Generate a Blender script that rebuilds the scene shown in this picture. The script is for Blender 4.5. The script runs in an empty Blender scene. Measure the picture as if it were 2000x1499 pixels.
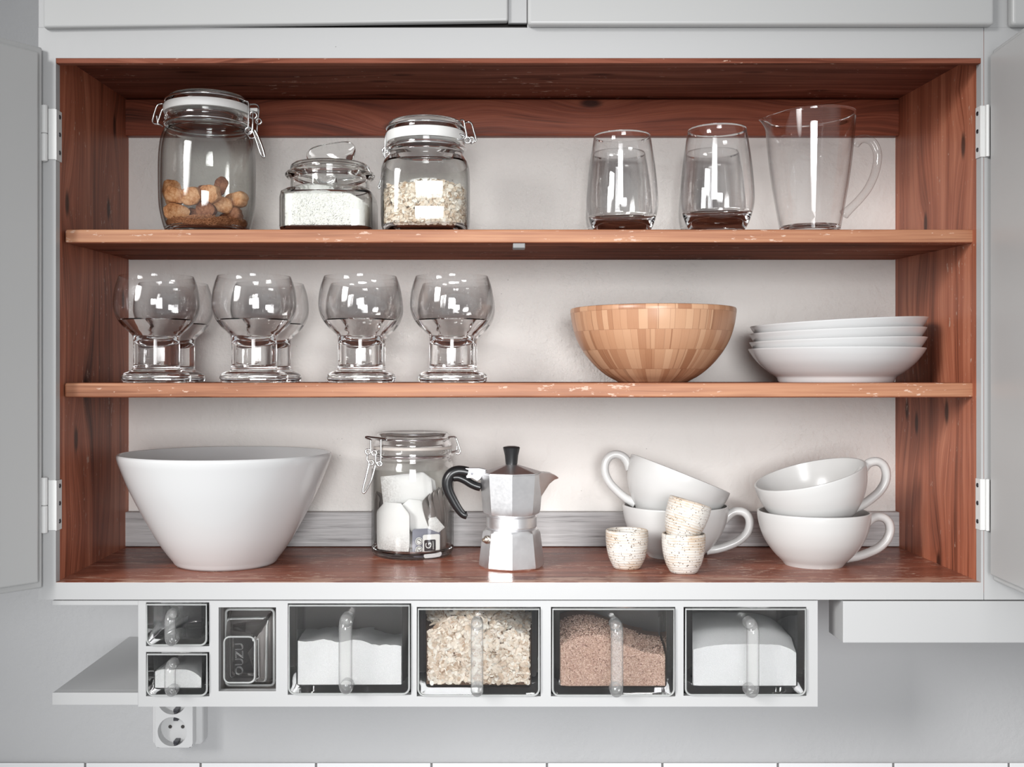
import bpy, math, random
from math import sin, cos, pi, radians as R
from mathutils import Vector, Matrix
random.seed(7)
sc = bpy.context.scene
COL = sc.collection
# ---------------------------------------------------------------- scale
# lengths below are written in units of S metres (1 unit = 0.65 mm); the cupboard front is the plane y = 0
S = 0.00065
X0, Y0 = 945.0, 738.0
DC = 2107.7            # camera distance in front of the cupboard
CZ = 1.55              # eye height (m)
# ---------------------------------------------------------------- camera
cam = bpy.data.objects.new('camera', bpy.data.cameras.new('camera'))
COL.objects.link(cam)
cam.location = (0, -DC * S, CZ)
cam.rotation_euler = (R(90), 0, 0)
cam.data.sensor_width = 36.0
cam.data.lens = 36.0 * DC / 2000.0
cam.data.shift_x = (1000 - X0) / 2000.0
cam.data.shift_y = -(749.5 - Y0) / 2000.0
cam.data.clip_start = 0.02
sc.camera = cam
# ---------------------------------------------------------------- light and exposure
world = bpy.data.worlds.new('world'); sc.world = world; world.use_nodes = True
bg = world.node_tree.nodes['Background']
bg.inputs[0].default_value = (0.96, 0.98, 1.0, 1); bg.inputs[1].default_value = 0.43

def area(name, loc, target, sx, sy, power, col=(1, 1, 1), spread=180):
    l = bpy.data.lights.new(name, 'AREA'); l.shape = 'RECTANGLE'; l.size = sx; l.size_y = sy
    l.energy = power; l.color = col; l.spread = R(spread)
    o = bpy.data.objects.new(name, l); COL.objects.link(o); o.location = loc
    o.rotation_euler = (Vector(target) - Vector(loc)).to_track_quat('-Z', 'Y').to_euler()
    return o
area('window_light', (-2.05, -2.40, 2.50), (0.34, 0.15, 1.24), 0.9, 1.2, 5.6, (1.0, 0.995, 0.985), 36)
area('added_front_fill', (0.10, -2.75, 1.62), (0.06, 0.15, 1.38), 0.9, 0.9, 4.1, (0.98, 0.99, 1.0), 42)  # added frontal fill: brightens the interior, fades towards the corners
sc.view_settings.view_transform = 'Standard'
sc.view_settings.look = 'None'
sc.view_settings.gamma = 1.0
sc.view_settings.use_curve_mapping = False
sc.view_settings.exposure = 0.10
cy = sc.cycles
cy.max_bounces = 20; cy.transmission_bounces = 18; cy.glossy_bounces = 8; cy.diffuse_bounces = 6
cy.transparent_max_bounces = 12; cy.sample_clamp_indirect = 25.0; cy.blur_glossy = 0.6

# ---------------------------------------------------------------- mesh helpers
class MB:
    def __init__(s):
        s.v = []; s.f = []; s.m = []; s.t = []; s.mi = 0; s.tone = 0.5
    def add(s, vs, fs):
        b = len(s.v); s.v.extend(vs)
        for f in fs:
            s.f.append(tuple(i + b for i in f)); s.m.append(s.mi); s.t.append(s.tone)
        return b
    def hexa(s, p):      # p: 8 corners, bottom ring then top ring (both counter-clockwise from above)
        s.add([Vector(q) for q in p], [(3, 2, 1, 0), (4, 5, 6, 7), (0, 1, 5, 4), (1, 2, 6, 5), (2, 3, 7, 6), (3, 0, 4, 7)])
        return s
    def box(s, x0, x1, y0, y1, z0, z1):
        return s.hexa([(x0, y0, z0), (x1, y0, z0), (x1, y1, z0), (x0, y1, z0), (x0, y0, z1), (x1, y0, z1), (x1, y1, z1), (x0, y1, z1)])

def catmull(pts, n=6):
    pts = [Vector(p) for p in pts]; out = []
    for i in range(len(pts) - 1):
        p0 = pts[max(i - 1, 0)]; p1 = pts[i]; p2 = pts[i + 1]; p3 = pts[min(i + 2, len(pts) - 1)]
        for k in range(n):
            t = k / n
            out.append(0.5 * ((2 * p1) + (p2 - p0) * t + (2 * p0 - 5 * p1 + 4 * p2 - p3) * t * t + (3 * p1 - p0 - 3 * p2 + p3) * t ** 3))
    out.append(pts[-1]); return out

def sq(th, p):
    return 1.0 / (abs(cos(th)) ** p + abs(sin(th)) ** p) ** (1.0 / p)

def octr(th, t):         # corners at multiples of 45 degrees
    a = (th % (pi / 4)) - pi / 8
    return (1 - t) + t * cos(pi / 8) / cos(a)

def lathe(mb, prof, segs=72, p=2.0, start=-pi / 2, rfun=None, M=None):
    """prof: (r, z) or (r, z, p) from bottom axis point around and back; r = 0 closes on the axis."""
    rings = []
    for q in prof:
        r, z = q[0], q[1]; pp = q[2] if len(q) > 2 else p
        if r < 1e-6:
            rings.append([mb_add(mb, Vector((0, 0, z)), M)])
        else:
            ring = []
            for i in range(segs):
                th = start + 2 * pi * i / segs
                k = rfun(th, pp) if rfun else (sq(th, pp) if abs(pp - 2) > 1e-3 else 1.0)
                ring.append(mb_add(mb, Vector((r * k * cos(th), r * k * sin(th), z)), M))
            rings.append(ring)
    for a, b in zip(rings[:-1], rings[1:]):
        if len(a) == 1 and len(b) == 1: continue
        for i in range(segs):
            j = (i + 1) % segs
            if len(a) == 1: f = (a[0], b[j], b[i])
            elif len(b) == 1: f = (a[i], a[j], b[0])
            else: f = (a[i], a[j], b[j], b[i])
            mb.f.append(f); mb.m.append(mb.mi); mb.t.append(mb.tone)
    return mb

def mb_add(mb, v, M=None):
    mb.v.append(M @ v if M is not None else v); return len(mb.v) - 1

def tube(mb, path, rad, segs=12, up=None, flat=1.0, closed=False, cap=True):
    """sweep; rad number or list; up fixes the binormal (planar curves), flat scales along it"""
    P = [Vector(p) for p in path]; n = len(P)
    rr = rad if isinstance(rad, (list, tuple)) else [rad] * n
    T = []
    for i in range(n):
        a = P[(i - 1) % n] if closed else P[max(i - 1, 0)]
        b = P[(i + 1) % n] if closed else P[min(i + 1, n - 1)]
        t = (b - a); T.append(t.normalized() if t.length > 1e-9 else Vector((0, 0, 1)))
    if up is None:
        u = Vector((0, 0, 1)) if abs(T[0].z) < 0.9 else Vector((1, 0, 0))
        B = [T[0].cross(u).normalized()]
        for i in range(1, n):
            b = B[-1] - T[i] * B[-1].dot(T[i]); B.append(b.normalized())
    else:
        B = [(Vector(up) - t * Vector(up).dot(t)).normalized() for t in T]
    rings = []
    for i in range(n):
        N = B[i].cross(T[i])
        rings.append([mb_add(mb, P[i] + B[i] * (cos(2 * pi * k / segs) * rr[i] * flat) + N * (sin(2 * pi * k / segs) * rr[i])) for k in range(segs)])
    m = n if closed else n - 1
    for i in range(m):
        a, b = rings[i], rings[(i + 1) % n]
        for k in range(segs):
            j = (k + 1) % segs
            mb.f.append((a[k], a[j], b[j], b[k])); mb.m.append(mb.mi); mb.t.append(mb.tone)
    if cap and not closed:
        for ring, sg in ((rings[0], -1), (rings[-1], 1)):
            c = sum((mb.v[i] for i in ring), Vector()) / segs
            i0 = 0 if sg < 0 else n - 1
            ci = mb_add(mb, c + T[i0] * sg * rr[i0] * 0.35)
            for k in range(segs):
                j = (k + 1) % segs
                mb.f.append((ci, ring[j], ring[k]) if sg < 0 else (ci, ring[k], ring[j])); mb.m.append(mb.mi); mb.t.append(mb.tone)
    return mb

def rrect(w, h, r, n=6):
    """rounded rectangle outline centred on 0, counter-clockwise"""
    out = []
    for cx, cy, a in ((w / 2 - r, h / 2 - r, 0), (-w / 2 + r, h / 2 - r, 90), (-w / 2 + r, -h / 2 + r, 180), (w / 2 - r, -h / 2 + r, 270)):
        for k in range(n + 1):
            t = R(a + 90 * k / n); out.append((cx + r * cos(t), cy + r * sin(t)))
    return out

def loft(mb, rings, cap0=True, cap1=True):
    idx = [[mb_add(mb, Vector(q)) for q in r] for r in rings]
    n = len(idx[0])
    for a, b in zip(idx[:-1], idx[1:]):
        for k in range(n):
            j = (k + 1) % n
            mb.f.append((a[k], a[j], b[j], b[k])); mb.m.append(mb.mi); mb.t.append(mb.tone)
    if cap0: mb.f.append(tuple(reversed(idx[0]))); mb.m.append(mb.mi); mb.t.append(mb.tone)
    if cap1: mb.f.append(tuple(idx[-1])); mb.m.append(mb.mi); mb.t.append(mb.tone)
    return mb

def obj(name, mb, mats, parent=None, loc=None, smooth=35, bevel=0, bseg=2, rot=None, kind=None):
    me = bpy.data.meshes.new(name)
    me.from_pydata([v * S for v in mb.v], [], mb.f)
    for m in (mats if isinstance(mats, (list, tuple)) else [mats]): me.materials.append(m)
    me.polygons.foreach_set('material_index', mb.m)
    at = me.attributes.new('tone', 'FLOAT', 'FACE'); at.data.foreach_set('value', mb.t)
    me.validate(); me.update()
    if smooth:
        me.polygons.foreach_set('use_smooth', [True] * len(me.polygons))
        me.set_sharp_from_angle(angle=R(smooth))
    o = bpy.data.objects.new(name, me); COL.objects.link(o)
    if parent is not None: o.parent = parent
    if loc is not None: o.location = loc
    if rot is not None: o.rotation_euler = rot
    if kind: o['kind'] = kind
    if bevel:
        b = o.modifiers.new('bevel', 'BEVEL'); b.width = bevel * S; b.segments = bseg; b.limit_method = 'ANGLE'; b.angle_limit = R(40)
        b.harden_normals = False
    return o

def tag(o, label, cat, group=None, kind=None):
    o['label'] = label; o['category'] = cat
    if group: o['group'] = group
    if kind: o['kind'] = kind
    return o

def thing(name, label, cat, loc, group=None, rot=None):
    o = bpy.data.objects.new(name, None); COL.objects.link(o); o.location = loc; o.empty_display_size = 0.02
    if rot is not None: o.rotation_euler = rot
    return tag(o, label, cat, group)

def dup(root, loc, label, group=None, rot=None):
    r = root.copy(); COL.objects.link(r); r.location = loc; r['label'] = label
    if rot is not None: r.rotation_euler = rot
    if group: r['group'] = group
    for ch in list(root.children):
        c = ch.copy(); COL.objects.link(c); c.parent = r
        for g in list(ch.children):
            d = g.copy(); COL.objects.link(d); d.parent = c
    return r

def W(x, y, z):          # unit coordinates (cupboard front y = 0, eye height z = 0) to metres
    return Vector((x * S, y * S, CZ + z * S))

class Spot:
    """a standing place: centre column cx, depth ratio rho, height zo of the surface it stands on"""
    def __init__(s, cx, rho, zo): s.cx, s.rho, s.zo = cx, rho, zo
    def r(s, hw): return hw * s.rho
    def z(s, py): return (Y0 - py) * s.rho - s.zo
    def x(s, px): return (px - s.cx) * s.rho
    def p(s, hw, py): return (hw * s.rho, (Y0 - py) * s.rho - s.zo)
    def xz(s, px, py, y=0.0): return Vector(((px - s.cx) * s.rho, y, (Y0 - py) * s.rho - s.zo))
    @property
    def loc(s): return W((s.cx - X0) * s.rho, (s.rho - 1) * DC, s.zo)

UP, LO, FL = 295.2, -10.2, -400.0      # heights of the two shelves and the cupboard floor
BACK = 464.0                           # depth of the wall
FRB = 436.0                            # front face of the boards along the back

# ---------------------------------------------------------------- materials
def nm(name):
    m = bpy.data.materials.new(name); m.use_nodes = True
    nt = m.node_tree; return m, nt, nt.nodes['Principled BSDF']

class NB:
    def __init__(s, nt): s.nt = nt
    def n(s, t, **kw):
        x = s.nt.nodes.new(t)
        for k, v in kw.items(): setattr(x, k, v)
        return x
    def link(s, a, b): s.nt.links.new(a, b)
    def val(s, sock, v):
        if hasattr(v, 'is_output') or isinstance(v, bpy.types.NodeSocket): s.link(v, sock)
        else: sock.default_value = (*v, 1) if isinstance(v, tuple) and len(v) == 3 and sock.type == 'RGBA' else v
    def math(s, op, a, b=0.0, c=None, clamp=False):
        x = s.n('ShaderNodeMath', operation=op); x.use_clamp = clamp
        s.val(x.inputs[0], a); s.val(x.inputs[1], b)
        if c is not None: s.val(x.inputs[2], c)
        return x.outputs[0]
    def mix(s, f, a, b, mode='MIX'):
        x = s.n('ShaderNodeMix', data_type='RGBA', blend_type=mode)
        s.val(x.inputs[0], f); s.val(x.inputs[6], a); s.val(x.inputs[7], b); return x.outputs[2]
    def coord(s): return s.n('ShaderNodeTexCoord').outputs['Object']
    def mapping(s, v, sc_=(1, 1, 1), loc=(0, 0, 0)):
        x = s.n('ShaderNodeMapping'); s.link(v, x.inputs[0]); x.inputs['Scale'].default_value = sc_; x.inputs['Location'].default_value = loc
        return x.outputs[0]
    def noise(s, v, scale, detail=4, rough=0.55, dist=0.0):
        x = s.n('ShaderNodeTexNoise'); s.link(v, x.inputs['Vector']); x.inputs['Scale'].default_value = scale
        x.inputs['Detail'].default_value = detail; x.inputs['Roughness'].default_value = rough; x.inputs['Distortion'].default_value = dist
        return x.outputs[0]
    def voronoi(s, v, scale, out='Distance', rand=1.0, dim='3D', feature='F1'):
        x = s.n('ShaderNodeTexVoronoi', voronoi_dimensions=dim, feature=feature); s.link(v, x.inputs['Vector']); x.inputs['Scale'].default_value = scale
        x.inputs['Randomness'].default_value = rand
        return x.outputs[out]
    def ramp(s, f, stops, interp='LINEAR'):
        x = s.n('ShaderNodeValToRGB'); s.link(f, x.inputs[0]); x.color_ramp.interpolation = interp
        e = x.color_ramp.elements
        while len(e) < len(stops): e.new(0.5)
        for q, (p, c) in zip(e, stops):
            q.position = p; q.color = c if len(c) == 4 else (*c, 1)
        return x.outputs[0]
    def step(s, f, lo, hi):
        x = s.n('ShaderNodeMapRange'); x.interpolation_type = 'SMOOTHSTEP'; s.link(f, x.inputs[0])
        x.inputs[1].default_value = lo; x.inputs[2].default_value = hi; return x.outputs[0]
    def sep(s, v):
        x = s.n('ShaderNodeSeparateXYZ'); s.link(v, x.inputs[0]); return x.outputs
    def comb(s, a, b, c):
        x = s.n('ShaderNodeCombineXYZ')
        for i, q in enumerate((a, b, c)): s.val(x.inputs[i], q)
        return x.outputs[0]
    def bump(s, h, strength, dist=0.001, prev=None):
        x = s.n('ShaderNodeBump'); s.link(h, x.inputs['Height']); x.inputs['Strength'].default_value = strength; x.inputs['Distance'].default_value = dist
        if prev is not None: s.link(prev, x.inputs['Normal'])
        return x.outputs[0]

def g3(v): return (v, v, v, 1)

def mat_wood(name, grain, dark, mid, light, rough=0.42, chips=0.0, knots=1.0, seed=0.0, spec=0.22, wave=0.022, front=0.0):
    """stained pine: grain 'x' or 'z' is the direction of the fibres"""
    m, nt, b = nm(name); N = NB(nt)
    c = N.mapping(N.coord(), loc=(seed, seed * 0.37, seed * 0.71))
    x, y, z = N.sep(c)
    al = x if grain == 'x' else z
    cr = z if grain == 'x' else x
    cr2 = N.math('ADD', cr, N.math('MULTIPLY', y, 1.0))
    kv = N.comb(N.math('MULTIPLY', al, 3.6), N.math('MULTIPLY', cr2, 9.0), 0.0)
    kd = N.voronoi(kv, 1.0, rand=1.0, dim='2D')
    kf = N.math('POWER', N.math('SUBTRACT', 1.0, N.math('MULTIPLY', kd, 1.6), clamp=True), 2.0)
    warp = N.noise(c, 3.0, 3, 0.5)
    cw = N.math('ADD', cr2, N.math('ADD', N.math('MULTIPLY', kf, 0.035 * knots), N.math('MULTIPLY', warp, wave)))
    gv = N.comb(N.math('MULTIPLY', al, 1.6), N.math('MULTIPLY', cw, 42.0), N.math('MULTIPLY', y, 2.0))
    g1 = N.noise(gv, 1.0, 5, 0.6, 0.6)
    gv2 = N.comb(N.math('MULTIPLY', al, 7.0), N.math('MULTIPLY', cw, 330.0), N.math('MULTIPLY', y, 9.0))
    g2 = N.noise(gv2, 1.0, 3, 0.6)
    big = N.noise(N.mapping(c, (2.2, 5, 5) if grain == 'x' else (6, 5, 2.0)), 1.0, 4, 0.6)
    f = N.math('ADD', N.math('ADD', N.math('MULTIPLY', g1, 0.55), N.math('MULTIPLY', g2, 0.22)), N.math('MULTIPLY', big, 0.34))
    col = N.ramp(f, [(0.40, dark), (0.55, mid), (0.72, light)])
    kn = N.step(kd, 0.085, 0.03)
    col = N.mix(N.math('MULTIPLY', kn, 0.85 * min(1, knots)), col, tuple(0.25 * q for q in dark[:3]) + (1,))
    streak = N.step(N.noise(N.comb(N.math('MULTIPLY', al, 3.0), N.math('MULTIPLY', cw, 90.0), 3.3), 1.0, 2, 0.5), 0.62, 0.74)
    col = N.mix(N.math('MULTIPLY', streak, 0.55), col, dark)
    if chips > 0:
        ch = N.noise(N.mapping(c, (60, 160, 200) if grain == 'x' else (160, 160, 60)), 1.0, 4, 0.65)
        area_ = N.noise(N.mapping(c, (7, 14, 14), loc=(3, 1, 2)), 1.0, 2, 0.5)
        cm = N.step(N.math('ADD', ch, N.math('MULTIPLY', area_, 0.35)), 0.86 - 0.08 * chips, 0.90 - 0.08 * chips)
        col = N.mix(N.math('MULTIPLY', cm, 0.85), col, (0.60, 0.42, 0.33, 1))
    if front > 0:
        oy = N.sep(N.coord())[1]
        near = N.step(oy, front, front * 0.15)
        pa = N.noise(N.mapping(N.coord(), (16, 95, 60)), 1.0, 4, 0.62)
        pm = N.step(N.math('ADD', pa, N.math('MULTIPLY', near, 0.13)), 0.615, 0.65)
        col = N.mix(N.math('MULTIPLY', pm, 0.75), col, (0.56, 0.34, 0.25, 1))
        sp2 = N.step(N.noise(N.mapping(N.coord(), (150, 220, 150)), 1.0, 3, 0.6), 0.665, 0.70)
        col = N.mix(N.math('MULTIPLY', sp2, 0.8), col, (0.66, 0.52, 0.44, 1))
    nt.links.new(col, b.inputs['Base Color'])
    rr = N.math('ADD', rough, N.math('MULTIPLY', N.math('SUBTRACT', g2, 0.5), 0.2))
    nt.links.new(rr, b.inputs['Roughness']); b.inputs['Specular IOR Level'].default_value = spec
    nt.links.new(N.bump(N.math('ADD', g1, g2), 0.22, 0.0008), b.inputs['Normal'])
    return m

def mat_paint(name, col=(0.80, 0.80, 0.80), rough=0.32, amp=0.12, scale=60, flecks=0.0):
    m, nt, b = nm(name); N = NB(nt); c = N.coord()
    h = N.noise(c, scale, 4, 0.55)
    base = (*col, 1)
    if flecks:
        v = N.voronoi(c, 38.0); k = N.step(v, 0.030, 0.018)
        pick = N.step(N.noise(c, 9.0, 2), 0.56, 0.6)
        base = N.mix(N.math('MULTIPLY', N.math('MULTIPLY', k, pick), flecks), base, (0.05, 0.04, 0.035, 1))
        nt.links.new(base, b.inputs['Base Color'])
    else: b.inputs['Base Color'].default_value = base
    b.inputs['Roughness'].default_value = rough
    nt.links.new(N.bump(h, amp, 0.001), b.inputs['Normal'])
    return m

def mat_plaster(name, col, amp=0.5, pits=True):
    m, nt, b = nm(name); N = NB(nt); c = N.coord()
    h1 = N.noise(c, 95, 5, 0.6); h2 = N.noise(c, 22, 3, 0.5, 1.2); h3 = N.noise(c, 5, 2, 0.5)
    patch = N.step(N.noise(c, 3.5, 2), 0.42, 0.62)
    h = N.math('ADD', N.math('MULTIPLY', h1, N.math('ADD', 0.25, N.math('MULTIPLY', patch, 0.9))), N.math('MULTIPLY', h2, 0.8))
    tint = N.math('ADD', 0.94, N.math('MULTIPLY', h3, 0.11))
    cc = N.mix(1.0, (*col, 1), N.comb(tint, tint, tint), 'MULTIPLY')
    if pits:
        v = N.voronoi(c, 85.0); k = N.step(v, 0.10, 0.04)
        pk = N.step(N.noise(c, 14, 3), 0.60, 0.68)
        k = N.math('MULTIPLY', k, pk)
        cc = N.mix(N.math('MULTIPLY', k, 0.75), cc, (0.12, 0.09, 0.08, 1))
    nt.links.new(cc, b.inputs['Base Color']); b.inputs['Roughness'].default_value = 0.8
    b.inputs['Specular IOR Level'].default_value = 0.2
    nt.links.new(N.bump(h, amp, 0.004), b.inputs['Normal'])
    return m

def mat_plain(name, col, rough=0.4, metal=0.0, spec=0.5, bump=0.0, bscale=200, coat=0.0):
    m, nt, b = nm(name)
    b.inputs['Base Color'].default_value = (*col, 1); b.inputs['Roughness'].default_value = rough
    b.inputs['Metallic'].default_value = metal; b.inputs['Specular IOR Level'].default_value = spec
    if coat: b.inputs['Coat Weight'].default_value = coat; b.inputs['Coat Roughness'].default_value = 0.08
    if bump:
        N = NB(nt); nt.links.new(N.bump(N.noise(N.coord(), bscale, 4, 0.6), bump, 0.001), b.inputs['Normal'])
    return m

def mat_glass(name, col=(0.996, 0.998, 0.997), ior=1.46, rough=0.0):
    m, nt, b = nm(name)
    b.inputs['Base Color'].default_value = (*col, 1); b.inputs['Transmission Weight'].default_value = 1.0
    b.inputs['IOR'].default_value = ior; b.inputs['Roughness'].default_value = rough
    return m

def mat_thin(name, tint=(1, 1, 1), edge=(0.55, 0.55, 0.55), power=5.0, haze=0.0):
    """wall of a thin glass vessel: straight-through view, Fresnel reflection, longer way through the glass at grazing angles"""
    m = bpy.data.materials.new(name); m.use_nodes = True; nt = m.node_tree; nt.nodes.clear(); N = NB(nt)
    out = N.n('ShaderNodeOutputMaterial'); lw = N.n('ShaderNodeLayerWeight'); lw.inputs['Blend'].default_value = 0.5
    f = lw.outputs['Facing']
    fr = N.math('MULTIPLY_ADD', N.math('POWER', f, 5.0), 0.75, 0.045)
    tr = N.n('ShaderNodeBsdfTransparent'); nt.links.new(N.mix(N.math('POWER', f, power), (*tint, 1), (*edge, 1)), tr.inputs[0])
    gl = N.n('ShaderNodeBsdfGlossy'); gl.inputs['Roughness'].default_value = 0.0; gl.inputs[0].default_value = (1, 1, 1, 1)
    mx = N.n('ShaderNodeMixShader'); nt.links.new(fr, mx.inputs[0]); nt.links.new(tr.outputs[0], mx.inputs[1]); nt.links.new(gl.outputs[0], mx.inputs[2])
    sh = mx.outputs[0]
    if haze:
        df = N.n('ShaderNodeBsdfDiffuse'); df.inputs[0].default_value = (0.85, 0.85, 0.84, 1)
        m2 = N.n('ShaderNodeMixShader'); m2.inputs[0].default_value = haze
        nt.links.new(sh, m2.inputs[1]); nt.links.new(df.outputs[0], m2.inputs[2]); sh = m2.outputs[0]
    nt.links.new(sh, out.inputs[0])
    return m

def mat_tone(name, stops, rough=0.7, fine=0.0, fscale=400):
    """colour of each flake or grain from the mesh attribute 'tone'"""
    m, nt, b = nm(name); N = NB(nt)
    a = N.n('ShaderNodeAttribute', attribute_name='tone').outputs['Fac']
    if fine: a = N.math('ADD', a, N.math('MULTIPLY', N.math('SUBTRACT', N.noise(N.coord(), fscale, 2), 0.5), fine))
    nt.links.new(N.ramp(a, stops), b.inputs['Base Color']); b.inputs['Roughness'].default_value = rough
    b.inputs['Specular IOR Level'].default_value = 0.2
    return m

def mat_granular(name, c1, c2, scale, bump=0.6):
    m, nt, b = nm(name); N = NB(nt); c = N.coord()
    v = N.voronoi(c, scale); n = N.noise(c, scale * 0.7, 3)
    nt.links.new(N.ramp(N.math('ADD', N.math('MULTIPLY', v, 0.6), N.math('MULTIPLY', n, 0.6)), [(0.3, c1), (0.75, c2)]), b.inputs['Base Color'])
    b.inputs['Roughness'].default_value = 0.85; b.inputs['Specular IOR Level'].default_value = 0.15
    nt.links.new(N.bump(v, bump, 0.001), b.inputs['Normal'])
    return m

def mat_bamboo():
    m, nt, b = nm('bamboo'); N = NB(nt); c = N.coord(); x, y, z = N.sep(c)
    ang = N.math('ARCTAN2', y, x)
    zr = N.math('DIVIDE', N.math('ADD', z, 0.008), 0.0262)
    row = N.math('FLOOR', zr); fr = N.math('FRACT', zr)
    v = N.n('ShaderNodeTexVoronoi', voronoi_dimensions='2D'); v.inputs['Scale'].default_value = 1.0
    N.link(N.comb(N.math('MULTIPLY', ang, 9.5), N.math('MULTIPLY', row, 7.31), 0.0), v.inputs['Vector'])
    rnd = N.sep(v.outputs['Color'])[0]
    fib = N.noise(N.comb(N.math('MULTIPLY', ang, 130.0), row, N.math('MULTIPLY', z, 25.0)), 1.0, 3, 0.6)
    t = N.math('ADD', N.math('MULTIPLY', rnd, 0.75), N.math('MULTIPLY', fib, 0.28))
    col = N.ramp(t, [(0.08, (0.34, 0.155, 0.080)), (0.45, (0.48, 0.255, 0.145)), (0.95, (0.60, 0.365, 0.225))])
    e = N.n('ShaderNodeTexVoronoi', voronoi_dimensions='2D', feature='DISTANCE_TO_EDGE'); e.inputs['Scale'].default_value = 1.0
    N.link(N.comb(N.math('MULTIPLY', ang, 9.5), N.math('MULTIPLY', row, 7.31), 0.0), e.inputs['Vector'])
    seam = N.math('MAXIMUM', N.step(fr, 0.035, 0.0), N.step(e.outputs['Distance'], 0.03, 0.0))
    col = N.mix(N.math('MULTIPLY', seam, 0.45), col, (0.16, 0.06, 0.025, 1))
    nt.links.new(col, b.inputs['Base Color']); b.inputs['Roughness'].default_value = 0.33
    return m

def mat_speckle():
    m, nt, b = nm('speckled_stoneware'); N = NB(nt); c = N.coord(); x, y, z = N.sep(c)
    wob = N.noise(c, 40, 2)
    ridge = N.math('SINE', N.math('MULTIPLY', N.math('ADD', z, N.math('MULTIPLY', wob, 0.0026)), 2 * pi / 0.0036))
    ridge01 = N.math('MULTIPLY_ADD', ridge, 0.5, 0.5)
    warm = N.step(N.math('ADD', N.noise(N.mapping(c, (22, 22, 45)), 1.0, 3), N.math('MULTIPLY', N.math('SUBTRACT', 1.0, ridge01), 0.16)), 0.46, 0.82)
    col = N.mix(warm, (0.68, 0.66, 0.62, 1), (0.52, 0.40, 0.29, 1))
    v = N.voronoi(c, 420.0); k = N.step(v, 0.36, 0.24)
    k = N.math('MULTIPLY', k, N.step(N.noise(c, 190, 2), 0.50, 0.58))
    v2 = N.voronoi(c, 230.0); k2 = N.math('MULTIPLY', N.step(v2, 0.24, 0.16), N.step(N.noise(c, 80, 2), 0.5, 0.56))
    col = N.mix(N.math('MULTIPLY', N.math('MAXIMUM', k, k2), 0.9), col, (0.09, 0.05, 0.03, 1))
    nt.links.new(col, b.inputs['Base Color']); b.inputs['Roughness'].default_value = 0.35
    nt.links.new(N.bump(ridge, 0.20, 0.0006), b.inputs['Normal'])
    return m

def mat_grey_board():
    m, nt, b = nm('worn_grey_paint'); N = NB(nt); c = N.coord()
    g = N.noise(N.mapping(c, (6, 40, 260)), 1.0, 4, 0.6); g2 = N.noise(N.mapping(c, (25, 60, 700)), 1.0, 3, 0.6)
    f = N.math('ADD', N.math('MULTIPLY', g, 0.6), N.math('MULTIPLY', g2, 0.4))
    nt.links.new(N.ramp(f, [(0.3, (0.20, 0.19, 0.19)), (0.45, (0.42, 0.41, 0.41)), (0.62, (0.55, 0.54, 0.54))]), b.inputs['Base Color'])
    b.inputs['Roughness'].default_value = 0.6
    nt.links.new(N.bump(f, 0.5, 0.001), b.inputs['Normal'])
    return m

def mat_aluminium():
    m, nt, b = nm('worn_aluminium'); N = NB(nt); c = N.coord()
    n1 = N.noise(c, 220, 4, 0.65); n2 = N.noise(c, 35, 3)
    nt.links.new(N.ramp(n2, [(0.3, (0.80, 0.80, 0.81)), (0.7, (0.90, 0.90, 0.91))]), b.inputs['Base Color'])
    b.inputs['Metallic'].default_value = 1.0
    nt.links.new(N.math('ADD', 0.32, N.math('MULTIPLY', n1, 0.16)), b.inputs['Roughness'])
    nt.links.new(N.bump(n1, 0.05, 0.0005), b.inputs['Normal'])
    return m

WD, WM, WL = (0.060, 0.0170, 0.0100), (0.230, 0.074, 0.0420), (0.42, 0.165, 0.100)
M_side = mat_wood('stained_pine_upright', 'z', (0.085, 0.022, 0.011), (0.40, 0.128, 0.070), (0.66, 0.27, 0.16), chips=0.15, knots=1.0, seed=1.3)
M_top = mat_wood('stained_pine_dark', 'x', WD, (0.19, 0.062, 0.038), (0.34, 0.13, 0.085), rough=0.7, chips=0.1, knots=0.6, seed=4.1, spec=0.05)
M_rail = mat_wood('stained_pine_red', 'x', WD, (0.23, 0.058, 0.030), (0.40, 0.120, 0.064), chips=0.0, knots=1.0, seed=2.2)
M_shelf = mat_wood('stained_pine_shelf', 'x', WD, WM, WL, rough=0.75, chips=0.2, knots=0.6, seed=6.4, spec=0.04)
M_edge = mat_wood('worn_pine_edge', 'x', (0.16, 0.055, 0.028), (0.37, 0.165, 0.092), (0.55, 0.29, 0.165), chips=0.55, knots=0.0, seed=9.2, wave=0.008)
M_floor = mat_wood('worn_pine_floor', 'x', (0.12, 0.036, 0.022), (0.30, 0.100, 0.060), (0.46, 0.185, 0.122), rough=0.30, chips=0.75, knots=0.3, seed=3.7, spec=0.18, front=0.055)
M_white = mat_paint('white_gloss_paint', (0.475, 0.475, 0.475), 0.30, 0.10, 45, flecks=0.8)
M_door = mat_paint('white_satin_paint', (0.48, 0.48, 0.475), 0.35, 0.05, 30)
M_hinge = mat_paint('painted_steel', (0.72, 0.72, 0.71), 0.35, 0.1, 200)
M_plaster = mat_plaster('greige_plaster', (0.80, 0.768, 0.735), 1.0)
M_wall = mat_plaster('white_wall_paint', (0.50, 0.50, 0.505), 0.40, pits=False)
M_tile = mat_plain('white_tile', (0.82, 0.82, 0.83), 0.12)
M_grout = mat_plain('grey_grout', (0.22, 0.21, 0.21), 0.8)
M_greyboard = mat_grey_board()
M_glass = mat_glass('clear_glass')
M_glassg = mat_glass('greenish_jar_glass', (0.985, 0.992, 0.985))
M_thin = mat_thin('thin_clear_glass', (1, 1, 1), (0.35, 0.34, 0.34), 4.5)
M_thinj = mat_thin('thin_jar_glass', (0.975, 0.98, 0.972), (0.08, 0.075, 0.07), 3.6)
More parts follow.
